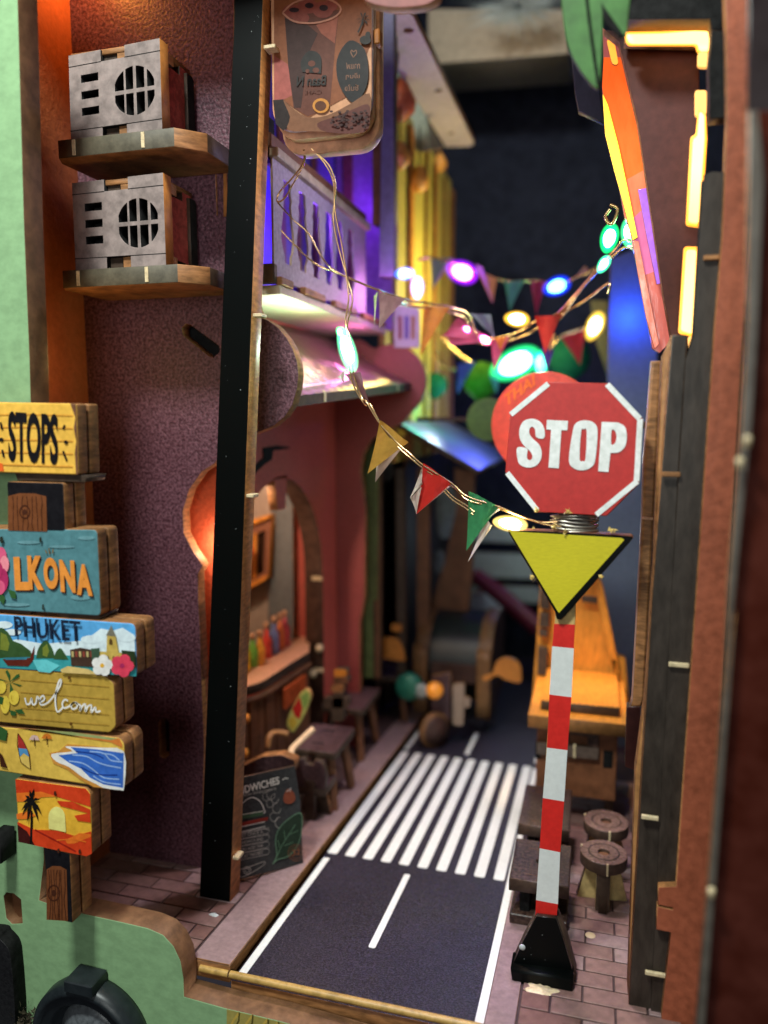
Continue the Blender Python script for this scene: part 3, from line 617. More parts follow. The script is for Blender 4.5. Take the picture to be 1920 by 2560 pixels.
for k, pts in (('G', [(0, 448), (210, 470), (210, 500), (0, 478)]), ('G', [(370, 500), (540, 512), (600, 540), (370, 530)]), ('G', [(130, 770), (225, 780), (228, 808), (130, 800)]), ('G', [(383, 810), (520, 830), (520, 860), (385, 838)]), ('D', [(100, 770), (600, 800), (590, 845), (120, 830)]), ('D', [(0, 1700), (210, 1720), (210, 1755), (0, 1740)]), ('D', [(405, 1740), (690, 1770), (690, 1800), (405, 1775)])):
    f_ = FY(SY + .06); slab('joint_tab', f_, f_.pts(k, pts), .5, MDF_D, MDF_D, parent=s_root, bevel=.005)
# =================================================================== HANGING COFFEE SIGN (seen from its back: the print reads mirrored)
hf = FY(13.5)
cs = thing('coffee_sign', P('B', 720, 400, 13.5), 'hanging rounded coffee advert with mirrored lettering, iced drink and palm', 'sign')
SIGNP = mat('coffee_sign_face', (.42, .21, .11), .3, 5, .06, .25, .01, coat=.3)
(x0, zb) = hf.px('B', 430, 790); (x1, _) = hf.px('B', 1020, 790); zt = zb + 6.6
so = rrect(x0, zb, x1, zt, .42)
slab('face_panel', hf, so, .12, SIGNP, mat('lilac_edge', (.45, .36, .42), .25, 6, .1, .2), parent=cs, bevel=.02)
slab('spacer_panel', FY(13.64), rrect(x0 + .03, zb - .10, x1 - .03, zt - .1, .40), .22, mat('warm_wood_face', (.48, .25, .13), .5, 5, .2, .3), MATS['warm_wood_face'], parent=cs)
slab('back_panel', FY(13.9), rrect(x0 + .02, zb - .28, x1 + .02, zt, .42), .28, MATS['warm_wood_face'], mat('warm_wood_edge', (.48, .25, .13), .5, 5, .2, .3), parent=cs, bevel=.02)
pr = Print(hf, 'B')
pr.poly([(440, -400), (1015, -400), (1015, 250), (900, 560), (640, 700), (440, 560)], ink('advert_tan', (0.44, 0.25, 0.14)))
pr.poly([(440, 330), (520, 380), (560, 560), (440, 620)], ink('rose_shade', (.52, .27, .24)))
cup = ink('cup_brown', (.19, .10, .08)); cup2 = ink('cup_light', (0.32, 0.17, 0.12)); ice = ink('ice_red', (.45, .22, .18))
pr.poly([(500, 70), (825, 60), (800, 300), (770, 640), (640, 690), (555, 640), (525, 400)], cup2)
pr.poly([(505, 110), (640, 150), (700, 200), (640, 330), (600, 640), (560, 640), (525, 400)], cup)
pr.poly([(690, 150), (820, 90), (800, 260), (720, 200)], ink('milk_swirl', (0.50, 0.27, 0.20)))
for q in ((550, 70, 60, 42), (640, 40, 60, 44), (730, 60, 62, 50), (600, 110, 50, 36), (780, 30, 40, 40)): pr.ell(*q, ice)
for q in ((560, 62, 30, 14), (650, 36, 26, 16), (735, 50, 26, 18)): pr.ell(*q, ink('ice_dark', (.16, .08, .09)))
pr.line([(492, 80), (560, 20), (680, -10), (790, 10), (838, 60), (790, 110), (680, 140), (560, 130), (492, 80)], .03, ink('rim_glint', (.62, .42, .34)), sm=4)
lg = ink('logo_dark', (.13, .12, .11))
pr.poly(smooth([(610, 430), (600, 370), (640, 310), (690, 310), (722, 350), (720, 440)], 4), lg); pr.ell(665, 380, 22, 18, cup2); pr.ell(690, 420, 20, 16, cup2); pr.ell(640, 425, 12, 12, cup2)
pr.text('Baan N', (575, 515), (748, 510), (578, 455), lg, .02, mirror=True)
pr.text('CAFE', (620, 560), (722, 556), (620, 535), ink('cafe_brown', (.30, .17, .13)), mirror=True)
pr.ell(720, 630, 50, 44, ink('gold_bean', (.66, .44, .18))); pr.ell(718, 632, 34, 30, ink('bean_dark', (.30, .16, .08)))
pr.poly(smooth([(910, 245), (980, 300), (1002, 420), (985, 530), (925, 612), (870, 580), (820, 480), (815, 360), (860, 270)], 4, True), ink('badge_black', (.10, .09, .09)))
tt = ink('badge_tan', (0.43, 0.30, 0.23))
pr.line([(912, 345), (898, 318), (902, 303), (914, 312), (928, 303), (930, 322), (912, 345)], .018, tt, sm=3)
for s_, y, x in (('กาแฟ', 415, 870), ('เย็นๆ', 478, 868), ('ชื่นใจ', 545, 862)): pr.text(s_, (x, y), (x + 82, y - 3), (x, y - 38), tt, .008, mirror=True)
for a in range(9):
    t = a * .7 + .2; pr.poly([(970, 118), (970 + 30 * math.cos(t) - 6 * math.sin(t), 118 + 28 * math.sin(t)), (970 + 44 * math.cos(t), 118 + 40 * math.sin(t)), (970 + 30 * math.cos(t) + 6 * math.sin(t), 118 + 28 * math.sin(t) - 4)], lg)
pr.line([(970, 118), (960, 160), (940, 200)], .03, lg, sm=2); pr.ell(985, 245, 34, 26, lg); pr.ell(1000, 215, 16, 20, lg)
pr.poly([(440, 600), (500, 595), (545, 640), (530, 760), (500, 780), (455, 740)], ink('jar_dark', (0.11, 0.07, 0.06)))
pr.poly(smooth([(500, 600), (545, 640), (640, 700), (760, 690), (900, 620), (1010, 560), (1012, 700), (960, 790), (700, 785), (530, 778), (540, 700)], 3, True), ink('sack_beige', (0.41, 0.27, 0.18)))
pr.poly(smooth([(700, 740), (800, 700), (900, 660), (1000, 625), (1012, 700), (980, 790), (760, 790)], 3, True), ink('bean_heap', (0.31, 0.16, 0.13)))
for i in range(60): pr.ell(random.uniform(790, 1000), random.uniform(670, 765), 10, 7, ink('bean_spot', (.20, .11, .10)), 8)
pr.done(cs)
box('hanger_tab', x1 + .02, 13.55, zb + 1.3, x1 + .12, 13.75, zb + 1.55, MDF_O, cs)
# =================================================================== BALCONY
XB = -6.35; bx = FX(XB)
LIL = mat('lilac_speckled_paper', (.33, .28, .35), .6, 12, .3, .25, .02, contrast=(.38, .64))
bal = thing('balcony', (-7.1, 14.6, 2.5), 'lilac balcony with vase-shaped baluster openings and slanted handrail above the awning', 'balcony')
y0, y1 = 14.62, 20.9; zb_, zt_ = 2.75, 5.05
holes = []; n = 6
prof = [(.0, .26), (.10, .26), (.14, .20), (.22, .14), (.30, .10), (.40, .12), (.55, .20), (.72, .25), (.80, .20), (.86, .26), (1, .26)]
yy = 15.35; pitch_ = .84
for i in range(n):
    c = yy + i * pitch_; zl, zh = zb_ + .38, zt_ - .28
    L = [(c - (.30 - (.26 - g) * -1 * 0 - g * .55), zl + (zh - zl) * t) for t, g in prof]
    w_ = lambda g: .20 + (.26 - g) * 1.15
    holes.append([(c + w_(g) * .9, zl + (zh - zl) * t) for t, g in prof] + [(c - w_(g) * .9, zl + (zh - zl) * t) for t, g in prof[::-1]])
slab('baluster_panel', bx, rect(y0, zb_, y1, zt_), .05, LIL, mat('tan_edge', (.34, .24, .14), .6, 4, .2, .3), holes=holes, parent=bal, bevel=.004)
box('handrail', XB - .32, y0 - .05, zt_ - .02, XB + .14, y1, zt_ + .16, mat('mauve_board', (.36, .30, .19), .5, 5, .15, .25), bal)
box('rail_cap', XB - .40, y0 - .1, zt_ + .16, XB + .02, y1, zt_ + .42, WOODD, bal)
box('bracket_post', XB - .36, y0 - .18, zt_ - .05, XB - .05, y0 + .25, zt_ + .75, BLACKM, bal)
box('floor_slab', -8.2, 14.62, 2.42, XB + .12, 22.6, 2.60, mat('cream_board', (.55, .45, .34), .55, 5, .1, .15), bal)
for a, b in ((14.62, 15.25), (15.9, 17.2), (17.9, 19.6), (20.2, 22.4)):
    box('edge_strip', XB + .02, a, 2.60, XB + .16, b, 2.76, MDF, bal)
box('corner_block', XB - .3, 14.5, 2.62, XB + .05, 14.66, 3.0, MDF_D, bal)
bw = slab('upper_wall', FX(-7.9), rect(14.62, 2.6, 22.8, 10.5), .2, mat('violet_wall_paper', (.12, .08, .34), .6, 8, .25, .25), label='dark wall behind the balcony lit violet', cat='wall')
for y_, wd in ((15.6, .25), (18.4, .3), (19.6, .2), (20.8, .25)):
    slab('wall_batten', FX(-7.78), rect(y_, 2.65, y_ + wd, 9.5), .1, mat('red_batten', (.16, .04, .05), .5, 6, .2, .3), parent=bw)
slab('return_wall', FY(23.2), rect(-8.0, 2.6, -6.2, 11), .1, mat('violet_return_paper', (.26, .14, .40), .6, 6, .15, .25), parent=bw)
slab('return_batten', FY(23.1), rect(-7.75, 2.6, -7.45, 11), .1, MATS['red_batten'], parent=bw)
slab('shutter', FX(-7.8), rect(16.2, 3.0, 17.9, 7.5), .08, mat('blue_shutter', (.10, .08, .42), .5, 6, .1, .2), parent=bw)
pp = FY(21.0)
pc = slab('balcony_column', pp, pp.pts('B', [(1085, -200), (1148, -200), (1150, 1640), (1062, 1640)]), .4, mat('lilac_column', (.15, .13, .25), .5, 6, .1, .2), MDF_D, label='tall lilac column at the far end of the balcony', cat='column')
pp = FY(21.2)
slab('dark_column', pp, pp.pts('B', [(1025, -200), (1092, -200), (1085, 1330), (1020, 1330)]), .4, WOODD, MDF_D, label='dark brown column beside the lilac balcony column', cat='column')
# =================================================================== AWNING BUILDING
ORW = SALMON
P2 = FY(23.0); dx = P2.px('d', 920, 815)[0]
cx, cz, r = dx - 1.12, 1.05, 1.12
# arch wall facing the street
XA = -8.0; ax = FX(XA)
arch_c = 18.5
def arch_pts(hw, top, spring, n=20): return [(arch_c + hw * math.cos(math.pi * i / n), spring + (top - spring) * math.sin(math.pi * i / n)) for i in range(n + 1)]
A = arch_pts(3.22, -1.62, -4.8)
archw = thing('arch_wall', (XA, 18.5, -10.5), 'red arched shop wall facing the street behind the black post', 'wall')
wallo = [(15.05, -10.4), (arch_c - 3.22, -10.4)] + A[::-1] + [(arch_c + 3.22, -11), (22.98, -11), (22.98, 2.4), (15.05, 2.4)]
slab('wall_board', ax, wallo, .60, ORW, mat('dark_arch_edge', (.060, .026, .014), .5, 5, .3, .4), parent=archw, bevel=.01)
slab('keystone', FX(XA + .0), [(18.20, -1.55), (19.05, -1.55), (18.88, -2.45), (18.40, -2.45)], .25, ORW, MDF, parent=archw)
slab('stepped_slot', FX(XA + .02), ax.pts('N', [(205, 72), (330, 52), (455, 66), (455, 78), (300, 98), (290, 178), (220, 225), (150, 290), (115, 345), (115, 250), (210, 165)]), .05, BLACKM, BLACKM, parent=archw, bevel=0)
for z_, y_ in ((-5.0, 21.45), (-7.9, 21.7)):
    box('glue_mark', XA - .35, 21.66, z_, XA - .02, 21.735, z_ + .12, MATS['dried_glue'], archw, bev=.01)
# second profile panel (same outline as the plum wall)
po = [(cx + r * math.cos(t), cz + r * math.sin(t)) for t in [math.radians(a) for a in range(118, -62, -9)]]
po = [(-8.5, 2.35), (-7.2, 2.35)] + po + P2.pts('E', [(1230, 790), (1140, 830), (1060, 880), (1010, 960), (995, 1060), (1010, 1160), (1022, 1270), (1018, 1760)]) + P2.pts('N', [(1100, 1700), (1105, 2400)]) + [(-7.4, -11.2), (-8.6, -11.2)]
slab('far_profile_wall', P2, po, .3, mat('dull_red_paper', (.27, .055, .050), .55, 9, .45, .18, .02), MDF, label='second red profile wall with round bulge at the far end of the awning', cat='wall')
# awning board and its support
def brushed(name, col, metal, rough, rot=0.0, an=.97):
    m = mat(name, col, rough, 3, .5, .10, .004, metal=metal, stretch=(8, .1, 8), detail=2, spec=1); nt = m.node_tree; b = nt.nodes['Principled BSDF']
    b.inputs['Anisotropic'].default_value = an; b.inputs['Anisotropic Rotation'].default_value = rot
    t = nt.nodes.new('ShaderNodeTangent'); t.direction_type = 'RADIAL'; t.axis = 'Y'; nt.links.new(t.outputs[0], b.inputs['Tangent']); return m
AWN = brushed('glossy_awning_board', (.36, .26, .19), .6, .30, 0)
ya, yb = 14.62, 22.98
def awn(y): t = (y - ya) / (yb - ya); return Vector((-5.98 + .42 * t, y, .40 + .60 * t)), Vector((-8.03, y, 2.30 + .15 * t))
bm = bmesh.new(); N = 150; top = []; 
for j in range(N + 1):
    e, b = awn(ya + (yb - ya) * j / N); top.append([bm.verts.new(e.lerp(b, i / 6) + Vector((0, 0, -.10 * math.sin(math.pi * i / 6) + .004 * math.sin(j * .73)))) for i in range(7)])
bot = [[bm.verts.new(v.co - Vector((0, 0, .22))) for v in R] for R in top]
for j in range(N):
    for i in range(6):
        f = bm.faces.new((top[j][i], top[j + 1][i], top[j + 1][i + 1], top[j][i + 1])); f.smooth = True
        g = bm.faces.new((bot[j][i + 1], bot[j + 1][i + 1], bot[j + 1][i], bot[j][i])); g.material_index = 1
    for i, s in ((0, 1), (6, -1)):
        g = bm.faces.new((top[j][i], bot[j][i], bot[j + 1][i], top[j + 1][i])); g.material_index = 1
for j in (0, N):
    for i in range(6):
        g = bm.faces.new((top[j][i], top[j][i + 1], bot[j][i + 1], bot[j][i])); g.material_index = 1
aw = tomesh('awning_board', bm, [AWN, MDF_D], label='glossy sloping awning board between the two round bulges over the arch', cat='awning')
for y_ in (16.2, 21.6):
    e, _ = awn(y_); box('glue_mark', e.x - .02, y_, e.z - .2, e.x + .02, y_ + .1, e.z + .04, MATS['dried_glue'], aw, bev=.005)
# small light panel with print on the wall above the far bulge
sp = FY(22.9); so_ = slab('small_poster', sp, sp.pts('B', [(1150, 1800), (1300, 1830), (1300, 2060), (1150, 2060)]), .06, mat('poster_pale', (.50, .46, .52), .6, 4, .05, .2), MDF, label='small pale poster beside the yellow facade', cat='poster')
pr = Print(sp, 'B')
for x_, c in ((1185, (.55, .35, .35)), (1225, (.4, .35, .6)), (1262, (.6, .45, .3))): pr.poly([(x_ - 12, 1870), (x_ + 12, 1874), (x_ + 12, 2010), (x_ - 12, 2010)], ink('poster' + str(x_), c))
pr.done(so_)
# shop interior
inn = thing('shop_interior', (-10.8, 18, -10.8), 'beige shop interior with window and grey pillar seen through the arch', 'room interior')
slab('back_wall', FX(-11.0), rect(15.1, -11, 22.4, 0), .1, BEIGE, parent=inn)
f_ = FY(22.3)
slab('end_wall', f_, [(-11, -11.2), (-8.6, -11.2), (-8.6, 0), (-11, 0)], .1, SALMON, parent=inn)
f_ = FY(21.9)
slab('pillar', f_, f_.pts('N', [(290, 380), (482, 380), (492, 1850), (250, 1850)]), .5, GREYCOL, parent=inn)
slab('ceiling_board', FZ(-.4), rect(-11, 15.1, -8.6, 22.3), .1, WOODD, parent=inn)
f_ = FY(22.15); slab('plaster_wall', f_, f_.pts('N', [(-200, 300), (330, 380), (330, 1900), (-200, 1900)]), .05, BEIGE, parent=inn)
wf = FY(21.6)
wn = slab('window_frame', wf, wf.pts('N', [(-150, 910), (95, 795), (290, 685), (290, 740), (262, 1240), (262, 1275), (70, 1385), (-150, 1500)]), .3, mat('orange_frame', (.24, .09, .045), .5, 5, .2, .2), WOODO, holes=[wf.pts('N', [(-60, 960), (235, 825), (215, 1225), (-60, 1345)])], parent=inn)
slab('window_pane', FY(21.8), wf.pts('N', [(-150, 850), (300, 780), (280, 1270), (-150, 1400)]), .05, mat('dark_pane', (.03, .012, .006), .25, var=0), parent=wn)
slab('window_bar', FY(21.55), wf.pts('N', [(125, 870), (160, 855), (150, 1265), (118, 1280)]), .1, WOODO, parent=wn)
slab('window_sill', FY(21.4), wf.pts('N', [(70, 1330), (262, 1240), (262, 1275), (66, 1385)]), .3, WOODO, WOODO, parent=wn)
slab('window_head', FY(21.4), wf.pts('N', [(95, 740), (290, 680), (290, 715), (95, 795)]), .3, WOODO, WOODO, parent=wn)
tube('red_ornament', [P('N', 90, 950 + i * 40, 21.0) + Vector((random.uniform(-.05, .05), 0, 0)) for i in range(5)], .09, mat('red_ornament', (.6, .06, .02), .4), inn)
# bar counter
cz_ = -7.0; fz = FZ(cz_)
edge = fz.pts('Q', [(-130, 760), (20, 735), (95, 722), (230, 682), (350, 612), (500, 515), (640, 428)])
back = fz.pts('Q', [(645, 300), (480, 292), (300, 420), (100, 560), (-150, 640)])
bar = thing('bar_counter', (edge[3][0], edge[3][1], -10.6), 'curved wooden bar counter with plank front under the arch', 'bar counter')
slab('counter_top', fz, smooth(edge, 4) + back, .16, mat('counter_salmon', (.55, .30, .19), .5, 10, .2, .2), MDF_D, parent=bar)
es = smooth(edge, 5)
tube('rail_moulding', [(a - .02, b + .1, cz_ - .42) for a, b in edge], .09, WOODD, bar)
tube('rail_moulding', [(a - .05, b + .12, cz_ - .24) for a, b in edge], .06, MDF_D, bar)
acc = 0; last = Vector(es[0]); 
seg = [Vector(e) for e in es]
def along(d):
    for a, b in zip(seg, seg[1:]):
        L = (b - a).length
        if d <= L: return a.lerp(b, d / L), (b - a).normalized()
        d -= L
    return seg[-1], (seg[-1] - seg[-2]).normalized()
total = sum((b - a).length for a, b in zip(seg, seg[1:]))
i = 0; d = .15
while d < total:
    p, t = along(d); a = math.atan2(t.y, t.x)
    M = Matrix.Translation((p.x - .12, p.y + .15, 0)) @ Matrix.Rotation(a, 4, 'Z')
    box('front_plank', -.135, -.05 - .03 * (i % 2), floor_z(p.y, .3), .135, .06, cz_ - .45, WOODD, bar, bev=.02, M=M); d += .29; i += 1
og_ = mat('orange_slat', (.55, .10, .02), .5, 5, .2, .3)
for k in range(8):
    p, t = along(total * .56 + k * .17); a = math.atan2(t.y, t.x); M = Matrix.Translation((p.x - .02, p.y + .12, 0)) @ Matrix.Rotation(a, 4, 'Z')
    box('front_slat', -.05, -.16, cz_ - 1.15, .05, -.06, cz_ - .55, og_, bar, bev=.01, M=M)
for k, x, y in (('Q', 110, 985), ('Q', 100, 1270), ('Q', 725, 400), ('Q', 670, 610)):
    p = P(k, x, y, 17.4 if x < 200 else 21.6); lathe('barrel_bead' if x < 200 else 'peg', [(0, .12), (.1, .10), (.13, 0), (.1, -.1), (0, -.12)], p, MATS['dried_glue'] if x > 200 else WOODO, bar, n=12)
bcol = [('yellow', (.70, .50, .03)), ('green', (.16, .42, .06)), ('amber', (.70, .32, .04)), ('red', (.60, .06, .04)), ('blue', (.16, .20, .42)), ('orange', (.62, .16, .05)), ('crimson', (.50, .06, .08))]
bpos = [(110, 600, 250), (175, 560, 265), (235, 545, 240), (290, 485, 170), (350, 450, 120), (400, 415, 95), (440, 385, 75)]
for (cn, c), (x, y, t) in zip(bcol, bpos):
    p = Vector((*fz.px('Q', x, y - 8), cz_)); tp = P('Q', x, t, p.y); h = (tp.z - p.z) * .95
    bt = thing('bottle', p, f'small {cn} bottle on the bar counter ' + {'yellow': 'nearest the black post', 'green': 'second from the post', 'amber': 'between the green and red ones', 'red': 'in the middle of the row', 'blue': 'next to the red bottle', 'orange': 'second from the far end', 'crimson': 'at the far end of the row'}[cn], 'bottle', 'bottles on the bar counter')
    lathe('body', [(.13, 0), (.15, .05), (.15, h * .5), (.07, h * .68), (.055, h * .85)], p, mat('bottle_' + cn, c, .3, 8, .1, .3), bt, n=12)
    lathe('cap', [(.07, h * .83), (.075, h), (.0, h)], p, MATS['warm_wood_edge'], bt, n=12)
# =================================================================== SANDWICH MENU BOARD
a_ = PF('G', 1365, 1405, .32); b_ = PF('d', 655, 1862, .32); ex = (b_ - a_); ex.z = 0; ex.normalize()
nrm = Vector((ex.y, -ex.x, 0)); ey = (Vector((0, 0, 1)) - nrm * .10).normalized(); ey = (ey - ex * ey.dot(ex)).normalized()
mf = Frame(a_, ex, ey)
mpts = mf.pts('H', [(130, 1160), (205, 1132), (492, 1068), (520, 1250), (535, 1570), (300, 1632), (150, 1668)])
CH = mat('blackboard', (.022, .023, .024), .75, 14, .3, .4, .01)
mb = slab('menu_board', mf, mpts, .09, CH, MDF_D, bevel=.006, label='small chalk menu board headed SANDWICHES leaning on the left pavement', cat='menu board')
pr = Print(mf, 'H'); ck = ink('chalk', (.86, .84, .80)); ckd = ink('chalk_dim', (.66, .63, .60))
pr.text('SANDWICHES', (150, 1232), (412, 1160), (145, 1192), ck, .02); pr.line([(425, 1140), (440, 1130), (455, 1132)], .02, ck)
pr.text('FRESH INGREDIENTS', (215, 1228), (395, 1190), (214, 1216), ckd)
pr.line([(200, 1290), (230, 1250), (270, 1230), (310, 1250), (330, 1290), (326, 1312), (200, 1320)], .018, ck, sm=3)
pr.poly([(202, 1318), (326, 1300), (328, 1322), (202, 1345)], ink('lettuce', (.24, .34, .24))); pr.poly([(200, 1362), (352, 1330), (350, 1348), (200, 1384)], ink('tomato', (.50, .16, .12)))
pr.line([(200, 1385), (335, 1356), (336, 1380), (200, 1412)], .014, ck); pr.line([(200, 1322), (328, 1300)], .012, ck)
for i, s_ in enumerate(('GET ONCE A', 'SANDWICH AND', 'YOU ADD THE', 'ME AT TASTIEST')):
    y = 1440 + i * 36; pr.text(s_, (200, y), (325, y - 26), (199, y - 16), ckd); pr.line([(196, y + 8), (350, y - 24), (358, y - 40), (352, y - 54), (196, y - 26)], .009, ckd)
pr.line([(200, 1420), (330, 1392), (352, 1396)], .012, ckd)
for cxx, cyy, rr in ((340, 1225, 18), (365, 1215, 22), (385, 1235, 20), (395, 1285, 22), (360, 1260, 18), (380, 1330, 20), (410, 1360, 24)):
    pr.line([(cxx + rr * math.cos(t * .8), cyy + rr * 1.2 * math.sin(t * .8)) for t in range(7)], .010, ckd, sm=2)
pr.poly(smooth([(430, 1225), (450, 1185), (480, 1200), (490, 1240), (465, 1262), (435, 1255)], 3, True), ink('tomato_chalk', (.50, .26, .18))); pr.line([(445, 1200), (470, 1180), (462, 1200)], .014, ck)
leafc = [(520, 1310), (470, 1330), (410, 1385), (388, 1450), (395, 1530), (372, 1575), (400, 1550), (460, 1530), (510, 1460), (525, 1380)]
pr.poly(smooth(leafc, 3, True), ink('leaf_fill', (.14, .20, .15))); pr.line(leafc, .016, ink('leaf_chalk', (.40, .54, .43)), sm=3, closed=True)
pr.line([(385, 1560), (420, 1480), (490, 1370)], .012, MATS['ink_leaf_chalk'], sm=3)
for q in ([(410, 1490), (400, 1450)], [(440, 1450), (430, 1400)], [(430, 1480), (480, 1460)], [(460, 1420), (505, 1400)]): pr.line(q, .009, MATS['ink_leaf_chalk'])
for rr in (42, 30): pr.line([(495 + rr * math.cos(t * .6), 1515 + rr * math.sin(t * .6)) for t in range(11)], .010, ink('stamp_orange', (.52, .32, .22)), sm=2, closed=True)
pr.text('32', (475, 1532), (515, 1524), (474, 1500), MATS['ink_stamp_orange'], .02)
pr.line([(205, 1600), (250, 1588), (330, 1560), (322, 1580), (260, 1620), (205, 1640), (205, 1600)], .012, ckd, sm=3)
for rr in (20, 11): pr.line([(240 + rr * math.cos(t * .8), 1606 + rr * math.sin(t * .8)) for t in range(8)], .010, ckd, sm=2, closed=True)
pr.done(mb, 'chalk_print')
# =================================================================== SECOND BUILDING, UPPER FACADES, BACKDROP
f25 = FY(24.2)
b2 = thing('dark_shop', (-7, 24.5, -11), 'dark timber shop front beyond the red arch building', 'shop front')
OLIVE = mat('olive_board', (.10, .13, .035), .6, 6, .2, .3)
slab('olive_profile', f25, smooth(f25.pts('E', [(1100, 900), (1020, 920), (970, 990), (960, 1080), (980, 1170), (1005, 1250)]), 4) + f25.pts('E', [(1015, 1770), (1090, 1770)]), .3, OLIVE, MDF_D, parent=b2)
for x0_, x1_, x2_, x3_, m_, yy_ in ((1015, 1060, 1070, 1018, OLIVE, 24.1), (1060, 1112, 1108, 1062, WOODD, 24.3), (1190, 1240, 1250, 1200, MDF_D, 26), (1310, 1380, 1380, 1310, WOODD, 27)):
    f_ = FY(yy_); slab('timber_post', f_, f_.pts('E', [(x0_, 1040), (x1_, 1040), (x2_, 2200), (x3_, 2200)]), .3, m_, MDF_D, parent=b2)
slab('shop_back', FX(-8.6), rect(24.4, -12, 38, 2), .1, mat('near_black_board', (.012, .010, .010), .5, 5, .1, .3), parent=b2)
slab('far_side', FX(-7.2), rect(29, -13, 38, 3), .1, MATS['near_black_board'], parent=b2)
f_ = FY(28.5)
slab('leaning_timber', f_, f_.pts('O', [(780, 560), (950, 600), (940, 1300), (900, 1780), (560, 1780), (700, 1350), (800, 900)]), .3, WOODD, MDF_D, parent=b2)
for q in ([(640, 720), (760, 700), (800, 900), (760, 1120), (660, 1130), (620, 900)], [(615, 1270), (690, 1250), (700, 1380), (650, 1440), (600, 1400)], [(180, 520), (270, 480), (270, 640), (190, 660)]):
    f_ = FY(30); slab('reflection_patch', f_, smooth(f_.pts('O', q), 4, True), .05, mat('reflection_patch', (.20, .24, .26), .4, 4, .1, .3), parent=b2)  # grey panels standing in for blurred mirror reflections
# its awning: slopes down to the street
a = P('E', 1225, 745, 24.6); b = P('E', 1655, 1052, 24.2); b = Vector((b.x, 24.2, b.z)); a = Vector((a.x, 24.2, P('E', 1225, 790, 24.2).z))
ex = (b - a).normalized(); ln = (b - a).length; ey = Vector((0, 1, .02)).normalized()
af = Frame(a, ex, (ey - ex * ey.dot(ex)).normalized())
aw2 = slab('second_awning_board', af, rect(0, 0, ln, 7.5), .16, brushed('striped_awning_board', (.30, .34, .42), .7, .30, 0), MDF_D, label='glossy awning board of the second shop sloping down towards the road', cat='awning')
# yellow facade
yw = thing('yellow_facade', (-6.4, 24, 3), 'bright yellow upper facade with battens beyond the balcony', 'building facade')
YEL = mat('yellow_facade_paper', (.62, .50, .10), .6, 5, .15, .15)
slab('wall_board', FX(-6.5), rect(23.4, -1.5, 34, 10), .2, YEL, parent=yw)
for y_, wd, m_ in ((24.2, .35, YEL), (26.1, .5, WOODO), (28.8, .4, YEL), (30.2, .25, WOODO), (32.2, .6, YEL), (33.7, .5, MDF)):
    slab('wall_batten', FX(-6.35), rect(y_, -1.5, y_ + wd, 9.6), .14, m_, parent=yw)
hang = mat('amber_shade', (.70, .30, .05), .4, 4, .1, .2)
for k, (x, y, s_, Y_) in enumerate(((1185, 900, .34, 23.6), (1300, 1040, .36, 26.5), (1420, 950, .30, 31), (1185, 560, .5, 24))):
    p = P('B', x, y, Y_)
    t = thing('hanging_lantern', p, ['amber lantern hanging at the near edge of the yellow facade', 'amber lantern hanging in the middle of the yellow facade', 'brown-amber lantern at the far edge of the yellow facade', 'red-orange cloth lantern hanging high beside the lilac column'][k], 'lantern', 'lanterns along the yellow facade')
    lathe('lamp_shade', [(.02, s_), (s_ * .5, s_ * .6), (s_, -s_ * .4), (s_ * .9, -s_), (s_ * .3, -s_ * 1.5), (0, -s_ * 1.6)], p, hang if k < 3 else mat('red_shade', (.45, .09, .03), .5, 4, .1, .2), t, n=16)
    tube('cord', [p + Vector((0, 0, s_)), p + Vector((0, 0, s_ + 1.2))], .03, BLACKM, t, n=1)
# soffit board with screw holes
zf = Frame((0, 0, 10.1), (1, 0, 0), (0, -1, 0))
so_ = zf.pts('B', [(1160, 85), (1235, 78), (1262, 95), (1625, 850), (1600, 868), (1455, 872), (1165, 410)])
hl = [circ(*zf.px('B', 1235, 182), .14, 12), circ(*zf.px('B', 1413, 538), .12, 12), circ(*zf.px('B', 1490, 790), .10, 12)]
slab('eave_soffit', zf, so_, .2, mat('pink_soffit', (.50, .40, .42), .6, 6, .1, .15), MDF, holes=hl, label='pale pink roof eave board with three screw holes', cat='eave board')
slab('soffit_cover', zf.back(-.22), so_, .05, BLACKM, BLACKM, bevel=0, label='dark cover board above the pink eave board', cat='board')
f_ = FY(22); slab('gable_piece', f_, f_.pts('B', [(1090, 60), (1155, 50), (1175, 190), (1150, 480), (1100, 480)]), .3, MATS['lilac_column'], MDF_D, label='lilac bracket piece under the roof eave', cat='bracket')
f_ = FY(27); slab('gable_fill', f_, f_.pts('B', [(1170, 420), (1300, 600), (1400, 800), (1440, 880), (1300, 900), (1170, 820)]), .1, mat('green_grey_board', (.24, .26, .18), .6, 5, .1, .2), label='grey-green gable board under the pink eave', cat='board')
f_ = FY(11.6); slab('round_hanging_edge', f_, smooth(f_.pts('B', [(955, -40), (980, 5), (1080, 38), (1200, 46), (1330, 30), (1400, -5), (1420, -40)]), 4), .2, mat('dark_red_disc', (.22, .05, .04), .5, 5, .1, .2), MDF, label='bottom of a dark red round piece at the top edge', cat='disc')
